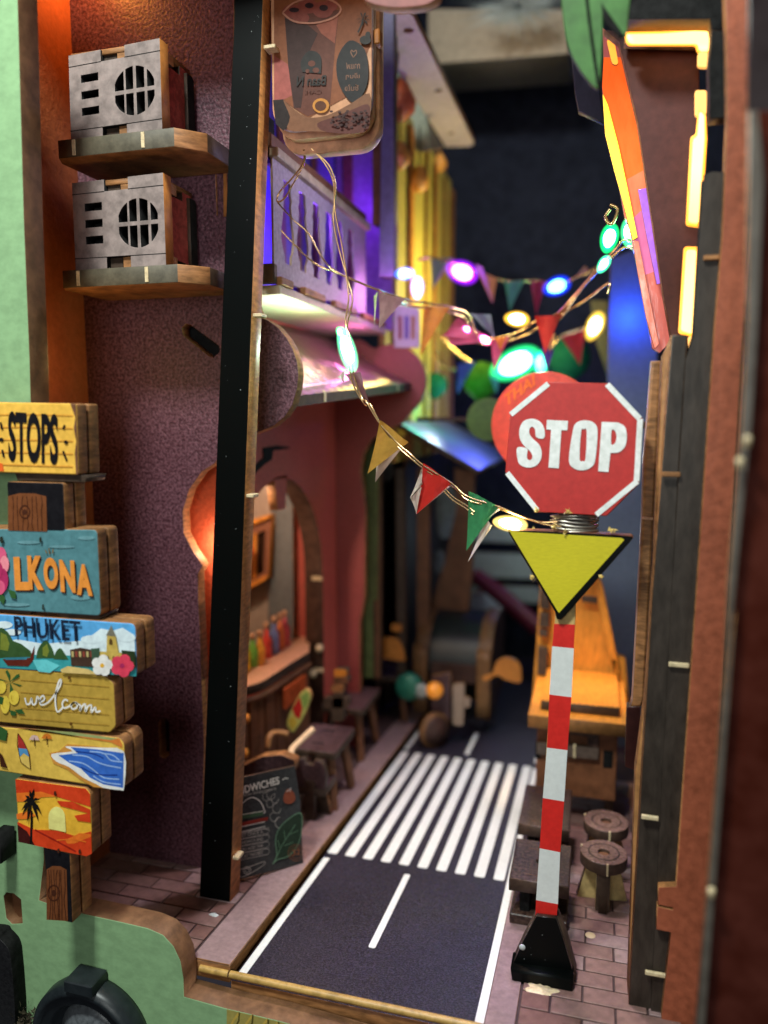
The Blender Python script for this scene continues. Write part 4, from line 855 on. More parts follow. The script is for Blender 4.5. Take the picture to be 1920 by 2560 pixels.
# backdrop and beam
bd = slab('backdrop', FY(40), rect(-22, -16, 12, 24), .2, mat('night_backdrop', (.003, .005, .018), .65, 2, .02, .3, spec=.15), BLACKM, kind='structure')
f_ = FY(34)
slab('ceiling_beam', f_, f_.pts('C', [(-60, 45), (640, 45), (650, 270), (-60, 325)]), 3, mat('taupe_beam', (.34, .27, .20), .6, 4, .1, .2), mat('taupe_beam_dark', (.10, .085, .065), .6, 4, .1, .2), label='taupe ceiling beam across the top of the dark backdrop', cat='beam')
bm = bmesh.new(); c = P('C', 400, 30, 32)
for i in range(500):
    d_ = Vector((random.gauss(0, .8), random.gauss(0, .4), random.gauss(-.1, .35))); s_ = Vector((-d_.z, 0, d_.x)).normalized() * .02
    o_ = c + d_ * .4; e_ = c + d_ * random.uniform(.9, 1.3)
    bm.faces.new([bm.verts.new(o_ + s_), bm.verts.new(o_ - s_), bm.verts.new(e_)])
tomesh('white_fluff', bm, mat('white_fluff', (.26, .30, .31), .8, var=0), label='pale fluffy tuft on top of the ceiling beam', cat='fluff', kind='stuff')
GREYB = mat('grey_shelf_board', (.30, .35, .36), .5, 4, .1, .2)
for i, q in enumerate(([(995, -60), (1510, -40), (1510, 145), (990, 130)], [(985, 185), (1510, 205), (1510, 330), (980, 300)], [(990, -260), (1350, -240), (1350, -130), (990, -140)])):
    f_ = FY(38.5); slab('grey_shelf', f_, round_poly(f_.pts('K', q), .3), .4, GREYB, MDF_D, label=['grey shelf strip behind the green pennant, middle of three', 'lowest grey shelf strip behind the tuk-tuk roof', 'highest grey shelf strip behind the yellow triangle'][i], cat='shelf', group='blurred grey shelves at the far end')
f_ = FY(37); slab('white_roll', f_, smooth(f_.pts('K', [(965, 330), (1000, 270), (1080, 252), (1180, 265), (1240, 320), (1230, 380), (1120, 420), (1000, 415)]), 4, True), 1, mat('white_roll', (.66, .72, .76), .5, 4, .1, .1), label='blurred white rounded bundle at the far end above the tuk-tuk', cat='bundle')
tube('magenta_rod', [P('K', 1015, 120, 36.5), P('K', 1180, 240, 36), P('K', 1500, 520, 35)], .42, mat('magenta_rod', (.13, .010, .03), .5), label='dark magenta slanting rod at the far end of the road', cat='rod')
# =================================================================== RIGHT SIDE
def board(name, Y_, pts, th, m, e, lab, cat, **kw):
    f_ = FY(Y_); return slab(name, f_, [f_.px(*p) for p in pts], th, m, e, label=lab, cat=cat, **kw)
board('blue_wall', 26, [('L', 1345, 380), ('L', 1640, 250), ('L', 1640, 1700), ('I', 985, 0), ('I', 930, 820), ('I', 560, 820), ('L', 1310, 1660)], .3, mat('slate_blue_paper', (.115, .145, .20), .6, 8, .2, .15), MDF, 'slate blue wall lit bright blue at its top', 'wall')
board('maroon_front', 14.2, [('C', 830, 150), ('C', 1310, 190), ('C', 1320, 1700), ('C', 1180, 1780), ('C', 1130, 1500), ('C', 1000, 620), ('C', 905, 210)], .25, MAROON, MDF, 'dark maroon board on the right behind the lit slots', 'board')
board('brown_pole', 13.4, [('F', 1068, 205), ('F', 1118, 205), ('W', 1340, 0), ('W', 1222, 2212), ('I', 948, 560), ('I', 885, 560), ('W', 1105, 2212), ('W', 1195, 500), ('W', 1210, 0)], .3, MDF, mat('mauve_edge', (.30, .18, .15), .4, 4, .2, .2), 'brown round-edged pole left of the dark double column', 'pole', bevel=.05)
box('glue_mark', P('W', 1200, 540, 13.3).x, 13.3, P('W', 1200, 555, 13.3).z, P('W', 1305, 540, 13.3).x, 13.42, P('W', 1200, 525, 13.3).z, MATS['warm_wood_edge'], bpy.data.objects['brown_pole'])
board('dark_maroon_return', 15.5, [('I', 940, 560), ('I', 935, 900), ('I', 860, 870), ('I', 870, 560)], .3, MAROON, MDF_D, 'dark maroon return board behind the pole foot', 'board')
COLD = mat('dark_column_board', (.026, .017, .011), .5, 4, .25, .35, .02, stretch=(2, 1, .6))
dc = thing('double_column', (1.1, 12.5, -9.8), 'tall dark brown double column with notches on the right', 'column')
def cb(name, Y_, pts, th, m, e, bevel=.02):
    f_ = FY(Y_); return slab(name, f_, [f_.px(*p) for p in pts], th, m, e, parent=dc, bevel=bevel)
cb('edge_board', 12.75, [('F', 1128, 180), ('F', 1175, 75), ('I', 1005, 0), ('I', 890, 2120), ('I', 872, 2120), ('I', 915, 900), ('W', 1225, 2212), ('W', 1300, 1150), ('W', 1345, 0)], .4, mat('bright_edge', (.42, .20, .07), .4, 4, .2, .3), MDF)
cb('left_board', 12.45, [('F', 1172, 75), ('F', 1252, 75), ('W', 1545, 0), ('I', 1108, 0), ('I', 1050, 1100), ('I', 1000, 2150), ('I', 878, 2135), ('I', 1000, 0)], .3, COLD, MDF)
cb('right_board', 12.40, [('C', 1340, 890), ('C', 1375, 876), ('C', 1440, 880), ('C', 1425, 1200), ('F', 1385, 60), ('F', 1270, 1820), ('I', 1130, 1492), ('I', 1032, 1488), ('I', 1022, 1722), ('I', 1098, 1738), ('I', 1048, 2158), ('I', 1002, 2150), ('I', 1052, 1100), ('I', 1110, 0), ('F', 1250, 200), ('C', 1290, 1700)], .3, COLD, BLACKM)
cb('backing_board', 12.8, [('I', 1000, 1400), ('I', 1140, 1400), ('I', 1110, 2170), ('I', 1000, 2160)], .2, BLACKM, BLACKM)
for k, x0_, x1_, y_ in (('I', 1087, 1195, 330), ('I', 945, 1035, 1122), ('I', 965, 1080, 1932), ('F', 1120, 1215, 778), ('C', 1330, 1410, 1308)):
    p = P(k, x0_, y_ + 12, 12.39); q = P(k, x1_, y_ + 12, 12.39); h_ = .07
    box('glue_mark', p.x, 12.33, p.z, q.x, 12.385, p.z + h_, MATS['dried_glue'] if k == 'I' else MDF, dc, bev=.01)
board('upper_block', 12.6, [('C', 1375, 150), ('C', 1440, 155), ('C', 1450, 595), ('C', 1365, 600), ('C', 1360, 330)], .3, BLACKM, MDF_D, 'black upper block above the dark double column', 'block')
board('top_lintel', 13.3, [('C', 940, -80), ('C', 1440, -80), ('C', 1425, 150), ('C', 1375, 150), ('C', 1365, 95), ('C', 950, 98)], .4, BLACKM, MDF_D, 'black lintel above the lit horizontal slot', 'lintel')
board('amber_wall_strip', 13.9, [('C', 940, 90), ('C', 1380, 90), ('C', 1375, 260), ('C', 1300, 230), ('C', 930, 220)], .2, mat('amber_strip_wall', (.40, .19, .04), .5, 4, .1, .2), MDF, 'amber wooden strip behind the lit horizontal slot', 'strip')
rust = board('rust_wall', 12.25, [('C', 1440, -100), ('C', 1640, -100), ('C', 1560, 900), ('F', 1535, 300), ('F', 1490, 1000), ('F', 1430, 1820), ('I', 1395, 0), ('I', 1330, 1100), ('I', 1240, 2300), ('I', 1048, 2300), ('I', 1052, 2160), ('I', 1100, 1735), ('I', 1024, 1720), ('I', 1030, 1600), ('I', 1110, 1618), ('I', 1112, 1606), ('I', 1032, 1590), ('I', 1036, 1500), ('I', 1128, 1496), ('I', 1232, 0), ('F', 1388, 60), ('C', 1428, 1200), ('C', 1455, 600), ('C', 1450, 160)], .3, RUST, MDF, 'rust red leather-textured board right of the dark column', 'board')
gl_ = thing('glass_panel', (2, 8.6, -9), 'blurred dark red glossy front panel at the right edge of the view', 'panel')
f_ = FY(8.8)
slab('grey_edge', f_, [f_.px(*p) for p in (('C', 1560, 560), ('C', 1610, 560), ('C', 1640, 900), ('F', 1610, 0), ('F', 1580, 500), ('F', 1520, 1100), ('F', 1450, 1820), ('I', 1440, 60), ('I', 1350, 1300), ('I', 1268, 2400), ('I', 1215, 2400), ('I', 1300, 1400), ('I', 1385, 300), ('F', 1460, 1300), ('F', 1520, 600), ('F', 1555, 0))], .1, mat('grey_panel_edge', (.10, .085, .070), .3, 4, .1, .2), parent=gl_)
slab('red_panel', FY(8.95), [FY(8.95).px(*p) for p in (('C', 1580, 560), ('C', 2300, 560), ('I', 2300, 2600), ('I', 1230, 2400), ('I', 1350, 1200), ('F', 1470, 1400), ('F', 1560, 300))], .1, mat('dark_red_gloss', (.062, .010, .004), .12, 3, .02, .25, coat=.5), MDF_D, parent=gl_)
for k, x, y in (('F', 1555, 600), ('F', 1518, 710), ('I', 1312, 1515)):
    p = P(k, x, y, 8.7); lathe('glue_mark', [(0, .04), (.035, .03), (.045, 0), (.03, -.09), (0, -.10)], p, MATS['dried_glue'], gl_, n=10)
board('dark_upper_panel', 9.3, [('C', 1560, -200), ('C', 2300, -200), ('C', 2300, 600), ('C', 1560, 600)], .1, mat('dark_plum_panel', (.020, .012, .013), .3, 4, .05, .2), MDF_D, 'dark upper panel at the top right edge of the view', 'panel')
# lit slots
led = thing('led_strip', P('C', 1300, 900, 13.4), 'warm yellow led strip glowing in slots up the right wall', 'led strip')
def lit(Y_, k, pts, m=LEDY, r=.05):
    f_ = FY(Y_); slab('lit_segment', f_, round_poly(f_.pts(k, pts), r), .08, m, m, parent=led, bevel=.01)
lit(13.6, 'C', [(940, 172), (1130, 168), (1290, 155), (1360, 158), (1362, 250), (1312, 250), (1308, 212), (960, 212)])
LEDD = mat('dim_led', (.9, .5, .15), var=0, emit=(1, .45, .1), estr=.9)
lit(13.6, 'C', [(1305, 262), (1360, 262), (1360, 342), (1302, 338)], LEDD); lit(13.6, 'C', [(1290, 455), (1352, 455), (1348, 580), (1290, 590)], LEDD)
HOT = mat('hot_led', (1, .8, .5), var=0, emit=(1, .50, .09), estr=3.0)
AMBR = mat('amber_led_halo', (1, .5, .1), var=0, emit=(1, .36, .03), estr=1.3)  # halo of the hot strips, painted as wider glowing slabs behind them
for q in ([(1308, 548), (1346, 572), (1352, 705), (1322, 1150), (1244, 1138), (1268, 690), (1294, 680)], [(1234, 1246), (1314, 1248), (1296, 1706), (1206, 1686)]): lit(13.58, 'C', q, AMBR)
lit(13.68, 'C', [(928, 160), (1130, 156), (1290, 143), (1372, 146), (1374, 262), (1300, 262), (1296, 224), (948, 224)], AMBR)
lit(13.5, 'C', [(1314, 560), (1338, 580), (1340, 700), (1308, 1130), (1258, 1122), (1282, 700), (1304, 690)], HOT)
lit(13.5, 'C', [(1248, 1262), (1298, 1264), (1278, 1690), (1220, 1674)], HOT)
lit(13.5, 'C', [(1255, 1700), (1290, 1700), (1270, 1830), (1260, 1830)], LEDD)
# slanting clear red sign board
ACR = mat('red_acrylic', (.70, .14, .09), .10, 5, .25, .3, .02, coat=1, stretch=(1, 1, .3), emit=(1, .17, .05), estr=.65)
ac = thing('acrylic_sign', P('C', 900, 800, 14.9), 'slanting translucent red acrylic board glowing yellow along its edge', 'acrylic board')
f_ = FY(14.9)
def acr(nm, c, e, st_): return mat('acrylic_' + nm, c, .10, 5, .25, .3, .02, coat=1, stretch=(1, 1, .3), emit=e, estr=st_)  # LED glow through the board painted as separate emissive colour zones
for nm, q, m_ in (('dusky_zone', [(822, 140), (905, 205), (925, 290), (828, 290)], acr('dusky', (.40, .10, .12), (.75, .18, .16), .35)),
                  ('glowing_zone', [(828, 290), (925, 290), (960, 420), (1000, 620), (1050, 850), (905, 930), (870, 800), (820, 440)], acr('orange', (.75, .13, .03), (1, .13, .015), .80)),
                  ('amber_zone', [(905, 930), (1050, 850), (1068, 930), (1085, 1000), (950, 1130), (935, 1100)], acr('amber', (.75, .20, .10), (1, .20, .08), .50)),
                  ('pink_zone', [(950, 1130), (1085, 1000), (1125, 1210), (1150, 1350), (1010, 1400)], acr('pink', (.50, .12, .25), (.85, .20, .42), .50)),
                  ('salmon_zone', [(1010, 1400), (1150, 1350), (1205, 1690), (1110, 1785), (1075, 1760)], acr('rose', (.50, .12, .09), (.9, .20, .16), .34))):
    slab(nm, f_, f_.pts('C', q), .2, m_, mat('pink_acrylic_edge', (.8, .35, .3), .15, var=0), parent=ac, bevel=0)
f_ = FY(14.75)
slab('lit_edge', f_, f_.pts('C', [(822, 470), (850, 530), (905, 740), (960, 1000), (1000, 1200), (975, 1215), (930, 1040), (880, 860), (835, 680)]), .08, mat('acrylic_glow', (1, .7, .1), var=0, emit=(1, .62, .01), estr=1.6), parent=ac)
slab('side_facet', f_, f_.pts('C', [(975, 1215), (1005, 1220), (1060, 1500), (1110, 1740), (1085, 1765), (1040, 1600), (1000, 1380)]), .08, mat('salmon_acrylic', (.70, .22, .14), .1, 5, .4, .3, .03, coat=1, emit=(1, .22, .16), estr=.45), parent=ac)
slab('violet_glow', f_.back(.03), f_.pts('C', [(1000, 960), (1060, 950), (1120, 1220), (1150, 1430), (1095, 1440), (1045, 1200)]), .05, mat('violet_glow_acrylic', (.32, .12, .45), .15, 5, .2, .3, coat=1, emit=(.42, .14, .95), estr=.55), parent=ac)  # violet light on the board painted as a glowing patch
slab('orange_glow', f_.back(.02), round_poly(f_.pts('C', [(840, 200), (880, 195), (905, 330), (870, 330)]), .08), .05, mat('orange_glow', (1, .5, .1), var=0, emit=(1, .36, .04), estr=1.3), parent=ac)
f_ = FY(11.4)
lw = slab('green_leaf', f_, smooth(f_.pts('C', [(605, -120), (618, 60), (650, 240), (720, 370), (800, 448), (815, 330), (825, 150)]), 4) + smooth(f_.pts('C', [(822, 60), (860, 110), (935, 185), (955, 60), (975, -120)]), 4), .08, mat('leaf_green_paper', (.045, .155, .025), .5, 4, .15, .25), MDF_D, label='green paper leaf hanging at the top right', cat='leaf')
tube('leaf_vein', smooth([f_.w(*f_.px('C', *q), .02) for q in [(735, -60), (760, 150), (800, 430)]], 4), .02, BLACKM, lw, n=1)
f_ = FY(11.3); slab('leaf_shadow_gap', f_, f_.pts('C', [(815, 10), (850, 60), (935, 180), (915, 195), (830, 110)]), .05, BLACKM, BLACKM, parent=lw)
board('violet_board_edge', 17, [('C', 665, 280), ('C', 800, 440), ('C', 830, 620), ('C', 700, 560), ('C', 680, 450)], .2, mat('dim_violet_board', (.035, .030, .07), .5, 4, .1, .2), MDF_D, 'dim violet board behind the green leaf', 'board')
f_ = FY(29); slab('far_right_post', f_, f_.pts('L', [(1215, 640), (1325, 640), (1325, 1120), (1250, 900)]), .4, mat('olive_post', (.13, .11, .05), .6), MDF_D, label='small olive post at the far right beside the blue wall', cat='post')
# =================================================================== ROUND SIGNS BEHIND THE STOP SIGN
f_ = FY(18.6)
c0 = f_.px('F', 525, 530); rr_ = abs(f_.px('F', 260, 530)[0] - c0[0])
rs = thing('round_red_sign', (c0[0], 18.6, -10.3), 'round red sign with faint lettering behind the stop sign', 'sign')
dsk = slab('sign_disc', f_, circ(*c0, rr_, 48), .2, mat('red_disc_paper', (.62, .035, .012), .35, 6, .1, .2), mat('orange_rim', (.5, .12, .03), .5), parent=rs)
pr = Print(f_, 'F'); 
pr.text('THAI', (330, 440), (480, 330), (325, 380), ink('sign_orange', (.93, .42, .16)), .02); pr.done(dsk)
box('wall_bracket', c0[0], 18.65, c0[1] - .08, 1.6, 18.8, c0[1] + .08, MDF_D, rs)
f_ = FY(23); c0 = f_.px('L', 560, 1400); 
gs = thing('round_green_sign', (c0[0], 23, -11), 'round lime green sign left of the red round sign', 'sign')
slab('sign_disc', f_, circ(*c0, abs(f_.px('L', 425, 1400)[0] - c0[0]), 40), .2, mat('lime_paper', (.07, .17, .010), .4, 5, .1, .3), parent=gs)
box('wall_bracket', c0[0] - 2.2, 23.05, c0[1] - .06, c0[0], 23.2, c0[1] + .06, MDF_D, gs)
for i, (x, y, rx, m_, Y_, lab) in enumerate(((520, 1150, 110, 'lime_paper', 29, 'blurred lime green balloon below the blue pennant'), (225, 1180, 75, 'teal_ball', 30, 'blurred teal balloon beside the yellow facade'), (1080, 1010, 120, 'teal_ball', 32, 'blurred teal balloon behind the red pennant'))):
    mm = mat('balloon_' + m_, (.03, .10, .01) if m_ == 'lime_paper' else (.01, .13, .08), .9, 4, .1, .2, spec=.05)
    p = P('L', x, y, Y_); r_ = rx / 2.552 / 1920 * Y_ * 1.08
    lathe('balloon', [(0, r_), (r_ * .5, r_ * .87), (r_ * .87, r_ * .5), (r_, 0), (r_ * .85, -r_ * .5), (r_ * .45, -r_ * .9), (r_ * .1, -r_ * 1.15), (0, -r_ * 1.2)], p, mm, label=lab, cat='balloon', group='blurred balloons at the far end')
# =================================================================== STOP SIGN
st = thing('stop_sign', PF('I', 430, 2040, .3), 'red octagonal stop sign with yellow triangle on a red and white striped pole', 'road sign')
sf2 = FY(12.75); sb = FY(12.95)
oc = sf2.pts('F', [(545, 313), (850, 318), (1022, 492), (1003, 800), (838, 992), (492, 975), (332, 765), (358, 470)])
oc = [sf2.px('F', *q) for q in ((540, 313), (862, 320), (1026, 500), (1006, 828), (842, 992), (490, 970), (330, 768), (355, 470))]
plate = slab('octagon_plate', sf2, oc, .22, REDI, mat('red_brown_edge', (.26, .07, .035), .5, 4, .2, .3), parent=st, bevel=.012)
slab('octagon_backing', FY(12.99), [(a + .02, b - .02) for a, b in oc], .14, MATS['red_brown_edge'], parent=st)
pr = Print(sf2, 'F')
STW = ink('stop_white', (.93, .95, .93)); 
def edge(p, q, wd, off):
    p, q = Vector(p), Vector(q); return None
for a, b in (((358, 478), (548, 322)), ((845, 325), (1010, 500)), ((1012, 500), (994, 815)), ((998, 815), (790, 985)), ((340, 772), (492, 962))):
    pr.line([a, b], .085, STW)
STOPL = {'S': None}
def letter(loops, m=STW, closed=True):
    for L in loops: pr.poly(L, m)
# condensed bold letters, traced as closed outlines with their counters
def glyph(loops):
    me = curve_mesh([[sf2.px('F', *q) for q in L] for L in loops], 0); b = len(pr.v)
    for v in me.vertices: pr.v.append(sf2.w(v.co.x, v.co.y, pr.h))
    for p_ in me.polygons: pr.f.append([b + i for i in p_.vertices]); pr.m.append(pr._mi(STW))
    pr.h += .001; bpy.data.meshes.remove(me)
glyph([smooth([(487, 592), (526, 598), (528, 552), (508, 515), (468, 499), (425, 510), (403, 548), (403, 596), (424, 634), (455, 662), (468, 690), (458, 708), (442, 702), (440, 680), (441, 650), (392, 644), (390, 690), (402, 728), (440, 746), (484, 738), (510, 705), (514, 662), (500, 628), (468, 598), (452, 572), (455, 546), (470, 540), (482, 556)], 3, True)])
glyph([[(541, 505), (648, 510), (644, 558), (614, 557), (601, 750), (549, 746), (562, 555), (538, 553)]])
glyph([smooth([(672, 560), (690, 520), (730, 507), (775, 518), (797, 560), (786, 700), (768, 742), (722, 760), (675, 748), (652, 705)], 4, True), smooth([(727, 553), (742, 562), (736, 700), (722, 712), (706, 700), (714, 562)], 3, True)])
glyph([[(818, 515)] + smooth([(900, 518), (935, 540), (945, 590), (935, 640), (905, 668), (862, 672)], 4) + [(852, 768), (800, 765)], smooth([(868, 558), (886, 562), (893, 592), (885, 622), (866, 628)], 3, True)])
pr.done(plate, 'lettering')
# triangle
tri = [sf2.px('F', *q) for q in ((345, 1055), (360, 1062), (700, 1075), (968, 1093), (978, 1102), (960, 1125), (640, 1490), (612, 1518), (590, 1512), (583, 1480), (345, 1075))]
tp = slab('triangle_plate', sf2, tri, .2, BLACK, mat('triangle_edge', (.18, .06, .03), .5, 4, .2, .3), parent=st, bevel=.012)
slab('triangle_backing', FY(12.96), [(a + .01, b - .01) for a, b in tri], .14, MATS['triangle_edge'], parent=st)
pr = Print(sf2, 'F'); pr.poly([(352, 1068), (918, 1102), (932, 1112), (612, 1470), (603, 1480), (596, 1474)], YELI); pr.done(tp, 'yellow_face')
# neck with wound wire
n0 = P('W', 545, 560, 12.95); 
nk = FY(12.98); slab('neck', nk, nk.pts('W', [(430, 480), (720, 480), (700, 700), (430, 700)]), .14, DARKB, MDF, parent=st)
wz = P('W', 560, 575, 12.9)
turns = []
for i in range(6):
    z_ = wz.z + .10 - i * .048
    turns.append([(wz.x + .36 * math.cos(t * math.pi / 8) + (.04 if i % 2 else 0), 12.98 + .16 * math.sin(t * math.pi / 8), z_ + .02 * math.sin(t * .6 + i)) for t in range(17)])
tube('wound_wire', turns, .018, WIREG, st, n=1)
for q, s_ in (((925, 650), .05), ((185, 1080), .06), ((225, 465), .045), ((390, 615), .05), ((495, 660), .04), ((515, 480), .05), ((820, 1075), .05), ((200, 628), .03)):
    p = P('W', q[0], q[1], 12.72); bm = bmesh.new()
    for i in range(9):
        v = [p + Vector([random.gauss(0, s_ * .6) for _ in range(3)]) for _ in range(3)]; bm.faces.new([bm.verts.new(x) for x in v])
    bmesh.ops.create_icosphere(bm, subdivisions=1, radius=s_ * .7, matrix=Matrix.Translation(p))
    tomesh('glue_bead', bm, mat('glue_bead', (.62, .45, .14), .3, var=.2), st)
# striped pole
fpz = FY(12.85)
L_ = [('W', 395, 1470), ('W', 388, 1510), ('W', 370, 1715), ('W', 345, 2160), ('T', 530, 265), ('T', 490, 750), ('T', 460, 1235), ('T', 425, 1735), ('T', 418, 1890)]
Rr = [('W', 583, 1470), ('W', 580, 1518), ('W', 570, 1735), ('W', 548, 2185), ('T', 728, 290), ('T', 696, 785), ('T', 658, 1275), ('T', 636, 1775), ('T', 620, 1915)]
Lp = [fpz.px(*q) for q in L_]; Rp = [fpz.px(*q) for q in Rr]
top_l = fpz.px('W', 410, 700); top_r = fpz.px('W', 600, 700)
slab('pole', fpz.back(-.006), [Lp[-1], Rp[-1], Rp[0], top_r, top_l, Lp[0]], .2, WOODL, WOODO, parent=st, bevel=.006)
cols = [mat('white_pole_paint', (.72, .75, .73), .5, 9, .1, .06), REDI]
REDB = mat('bright_red_paint', (.66, .018, .012), .5, 9, .1, .1)
seq = [None, REDB, cols[0], REDB, cols[0], REDB, cols[0], REDB]
for i in range(1, 8):
    a0, a1, b0, b1_ = Lp[i], Lp[i + 1], Rp[i], Rp[i + 1]
    slab('pole_band', fpz.back(.006), [a1, b1_, b0, a0], .012, seq[i], seq[i], parent=st, bevel=0)
fb = FY(12.7)
slab('base_face', fb, fb.pts('I', [(398, 1650), (502, 1662), (545, 1790), (596, 1960), (585, 2052), (500, 2045), (280, 1998), (268, 1960), (275, 1900), (330, 1780)]), .1, BLACK, mat('dark_edge_gloss', (.03, .02, .015), .25, 5, .2, .3), parent=st)
slab('base_body', FY(12.8), FY(12.8).pts('I', [(400, 1650), (512, 1662), (560, 1790), (606, 1960), (596, 2050), (500, 2045), (280, 1998), (268, 1960), (275, 1900), (330, 1780)]), .3, MDF_D, MDF_D, parent=st)
fb2 = FY(12.5)
slab('base_foot', fb2, fb2.pts('I', [(262, 1930), (420, 1952), (590, 1975), (590, 2070), (535, 2062), (350, 2030), (272, 2005)]), .5, BLACK, BLACK, parent=st, bevel=.04)
lathe('glue_shine', [(0, .02), (.05, .012), (.06, 0)], P('I', 325, 1812, 12.69), MATS['wet_glue'], st, n=10, axis='Y')
pr = Print(fb, 'I')
for i in range(9): x, v, r_ = random.uniform(330, 560), random.uniform(1700, 1940), random.choice([1, 1.3, 2]); pr.poly([(x - r_, v), (x, v - r_), (x + r_, v), (x, v + r_)], MATS['dust_speck'])
pr.done(st, 'dust_specks')
# =================================================================== BENCHES AND ROUND STOOLS ON THE RIGHT
def bench(loc, x0, x1, y0, y1, zt, h, lab):
    t = thing('bench', loc, lab, 'bench', 'dark brown plank benches on the right pavement')
    zf_ = zt - h
    fr = FZ(zt); cx_ = (x0 + x1) / 2 - .02; cy_ = (y0 + y1) / 2
    slab('seat', fr, rect(x0, y0, x1, y1), .27, DARKB, mat('dark_plank_edge', (.05, .026, .016), .5, 5, .3, .4), holes=[circ(cx_, cy_, .075, 14)], parent=t, bevel=.025)
    for y_ in (y0 + .22, y1 - .34):
        slab('score_line', FZ(zt + .003), rect(cx_ - .26, y_, cx_ + .26, y_ + .012), .004, WOODD, WOODD, parent=t, bevel=0)
    for x_ in (x0 + .20, x1 - .42): box('leg', x_, y0 + .2, zf_ + .2, x_ + .2, y1 - .15, zt - .265, BLACKM, t)
    box('stretcher', x0 + .42, y0 + .3, zf_ + .55, x1 - .44, y1 - .3, zf_ + .72, DARKB, t)
    box('foot_plank', x0 + .02, y0 + .05, zf_, x1 - .02, y1, zf_ + .22, DARKB, t)
    return t
bench((-.85, 15, -10), -1.42, -.27, 14.22, 15.72, -9.0, 1.0, 'dark brown plank bench just behind the striped pole')
bench((-.9, 17.3, -10.2), -1.47, -.35, 16.45, 18.4, -9.08, 1.1, 'farther dark brown plank bench in front of the orange cart')
def stool(lab, c, r, zt, zf_):
    t = thing('round_stool', (c[0], c[1], zf_), lab, 'stool', 'round three-plank stools on the right pavement')
    n = 40; slab('seat', FZ(zt), circ(c[0], c[1], r, n), .24, mat('bronze_brown_paper', (.10, .045, .032), .35, 16, .6, .5, .02, col2=(.26, .15, .12)), MATS['dark_plank_edge'], holes=[circ(c[0], c[1], .12, 16)], parent=t, bevel=.012)
    lathe('ring_groove', [(r * .60, .004), (r * .64, .006), (r * .68, .004)], (c[0], c[1], zt), DARKB, t, n=40, caps=False)
    slab('hole_plug', FZ(zt - .07), circ(c[0], c[1], .13, 16), .05, WOODD, WOODD, parent=t, bevel=0)
    for q in (-1.9, .15):
        a = q - .3; box('glue_mark', -.02, -.02, -.24, .02, .02, .015, MATS['dried_glue'], t, bev=.004, M=Matrix.Translation((c[0] + r * math.sin(q), c[1] - r * math.cos(q), zt)))
    h = zt - .23 - zf_
    prof = [(-.52, 0), (.52, 0), (.30, h), (-.30, h)]
    slab('leg_panel', Frame((c[0], c[1] + .10, zf_), (1, .12, 0), (0, 0, 1)), prof, .17, mat('pale_leg_face', (.42, .30, .12), .6, 5, .3, .35), MDF_D, parent=t)
    slab('cross_leg', Frame((c[0], c[1] - .42, zf_), (1, 0, 0), (0, 0, 1)), [(-.14, 0), (.14, 0), (.14, h), (-.14, h)], .55, MDF_D, MATS['pale_leg_face'], parent=t)
    slab('leg_panel', Frame((c[0] + .09, c[1], zf_), (0, 1, 0), (0, 0, 1)), prof, .17, MDF, MDF_D, parent=t)
    return t
stool('nearer round stool with a hole in its bronze brown seat', (.38, 15.66), .475, -9.0, -10.13)
stool('farther round stool partly hidden behind the nearer one', (.44, 17.12), .49, -9.08, -10.27)
# =================================================================== ORANGE FOOD CART
ct = thing('food_cart', (-.3, 20.5, -10.6), 'orange plywood food cart with tapered back board and tray on the right', 'food cart')
CE = mat('cart_edge', (.20, .085, .02), .6, 5, .2, .3)
slab('tray', FZ(-7.5), rect(-1.50, 18.95, .92, 22.4), .34, WOODO, CE, parent=ct)
slab('raised_shelf', FZ(-7.24), rect(-1.22, 19.35, .72, 22.0), .26, WOODO, MDF_D, parent=ct)
f_ = FY(22.2)
bkp = f_.pts('W', [(262, 1140), (360, 1075), (800, 1060), (835, 1150), (960, 1800), (1045, 1830), (1080, 2250), (180, 2250), (225, 1700)])
slab('back_board', f_, bkp, .3, WOODO, CE, parent=ct)
f_ = FY(21.9)
slab('side_post', f_, f_.pts('W', [(800, 1090), (835, 1150), (965, 1800), (985, 1990), (935, 1960), (790, 1300)]), .25, WOODO, CE, parent=ct)
for q in ([(640, 1250), (790, 1265), (785, 1325), (640, 1305)],): slab('slot', f_, f_.pts('W', q), .1, MDF_D, MDF_D, parent=ct)
for q in ([(262, 1190), (350, 1200), (345, 1380), (255, 1365)], [(255, 1410), (345, 1420), (340, 1545), (248, 1540)], [(245, 1560), (330, 1575), (325, 1630), (242, 1620)], [(240, 1720), (330, 1740), (315, 1990), (230, 1975)], [(910, 1830), (960, 1845), (960, 1985), (940, 1950)]):
    slab('side_block', f_, f_.pts('W', q), .2, MDF_D, MDF_D, parent=ct)
box('body', -1.30, 19.4, -9.75, .70, 22.3, -7.84, mat('cart_body', (.16, .055, .018), .6, 4, .15, .3), ct)
f_ = FY(19.25)
slab('front_bracket', f_, f_.pts('I', [(540, 640), (725, 645), (725, 778), (665, 760), (665, 715), (570, 700), (570, 765), (540, 765)]), .3, DARKB, MDF_D, parent=ct)
slab('front_bracket', f_, f_.pts('I', [(400, 745), (725, 775), (722, 835), (400, 805)]), .4, mat('grey_brown_plank', (.09, .06, .045), .6, 5, .2, .3), MDF_D, parent=ct)
for q in ([(748, 785), (800, 790), (795, 880), (745, 875)], [(395, 740), (425, 745), (420, 830), (392, 825)]): slab('notch', FY(19.38), FY(19.38).pts('I', q), .1, BLACKM, BLACKM, parent=ct)
for x_ in (-1.1, .45): box('leg', x_, 19.7, floor_z(20, .3), x_ + .22, 20.0, -9.7, MDF_D, ct); box('leg', x_, 21.8, floor_z(22, .3), x_ + .22, 22.1, -9.7, MDF_D, ct)
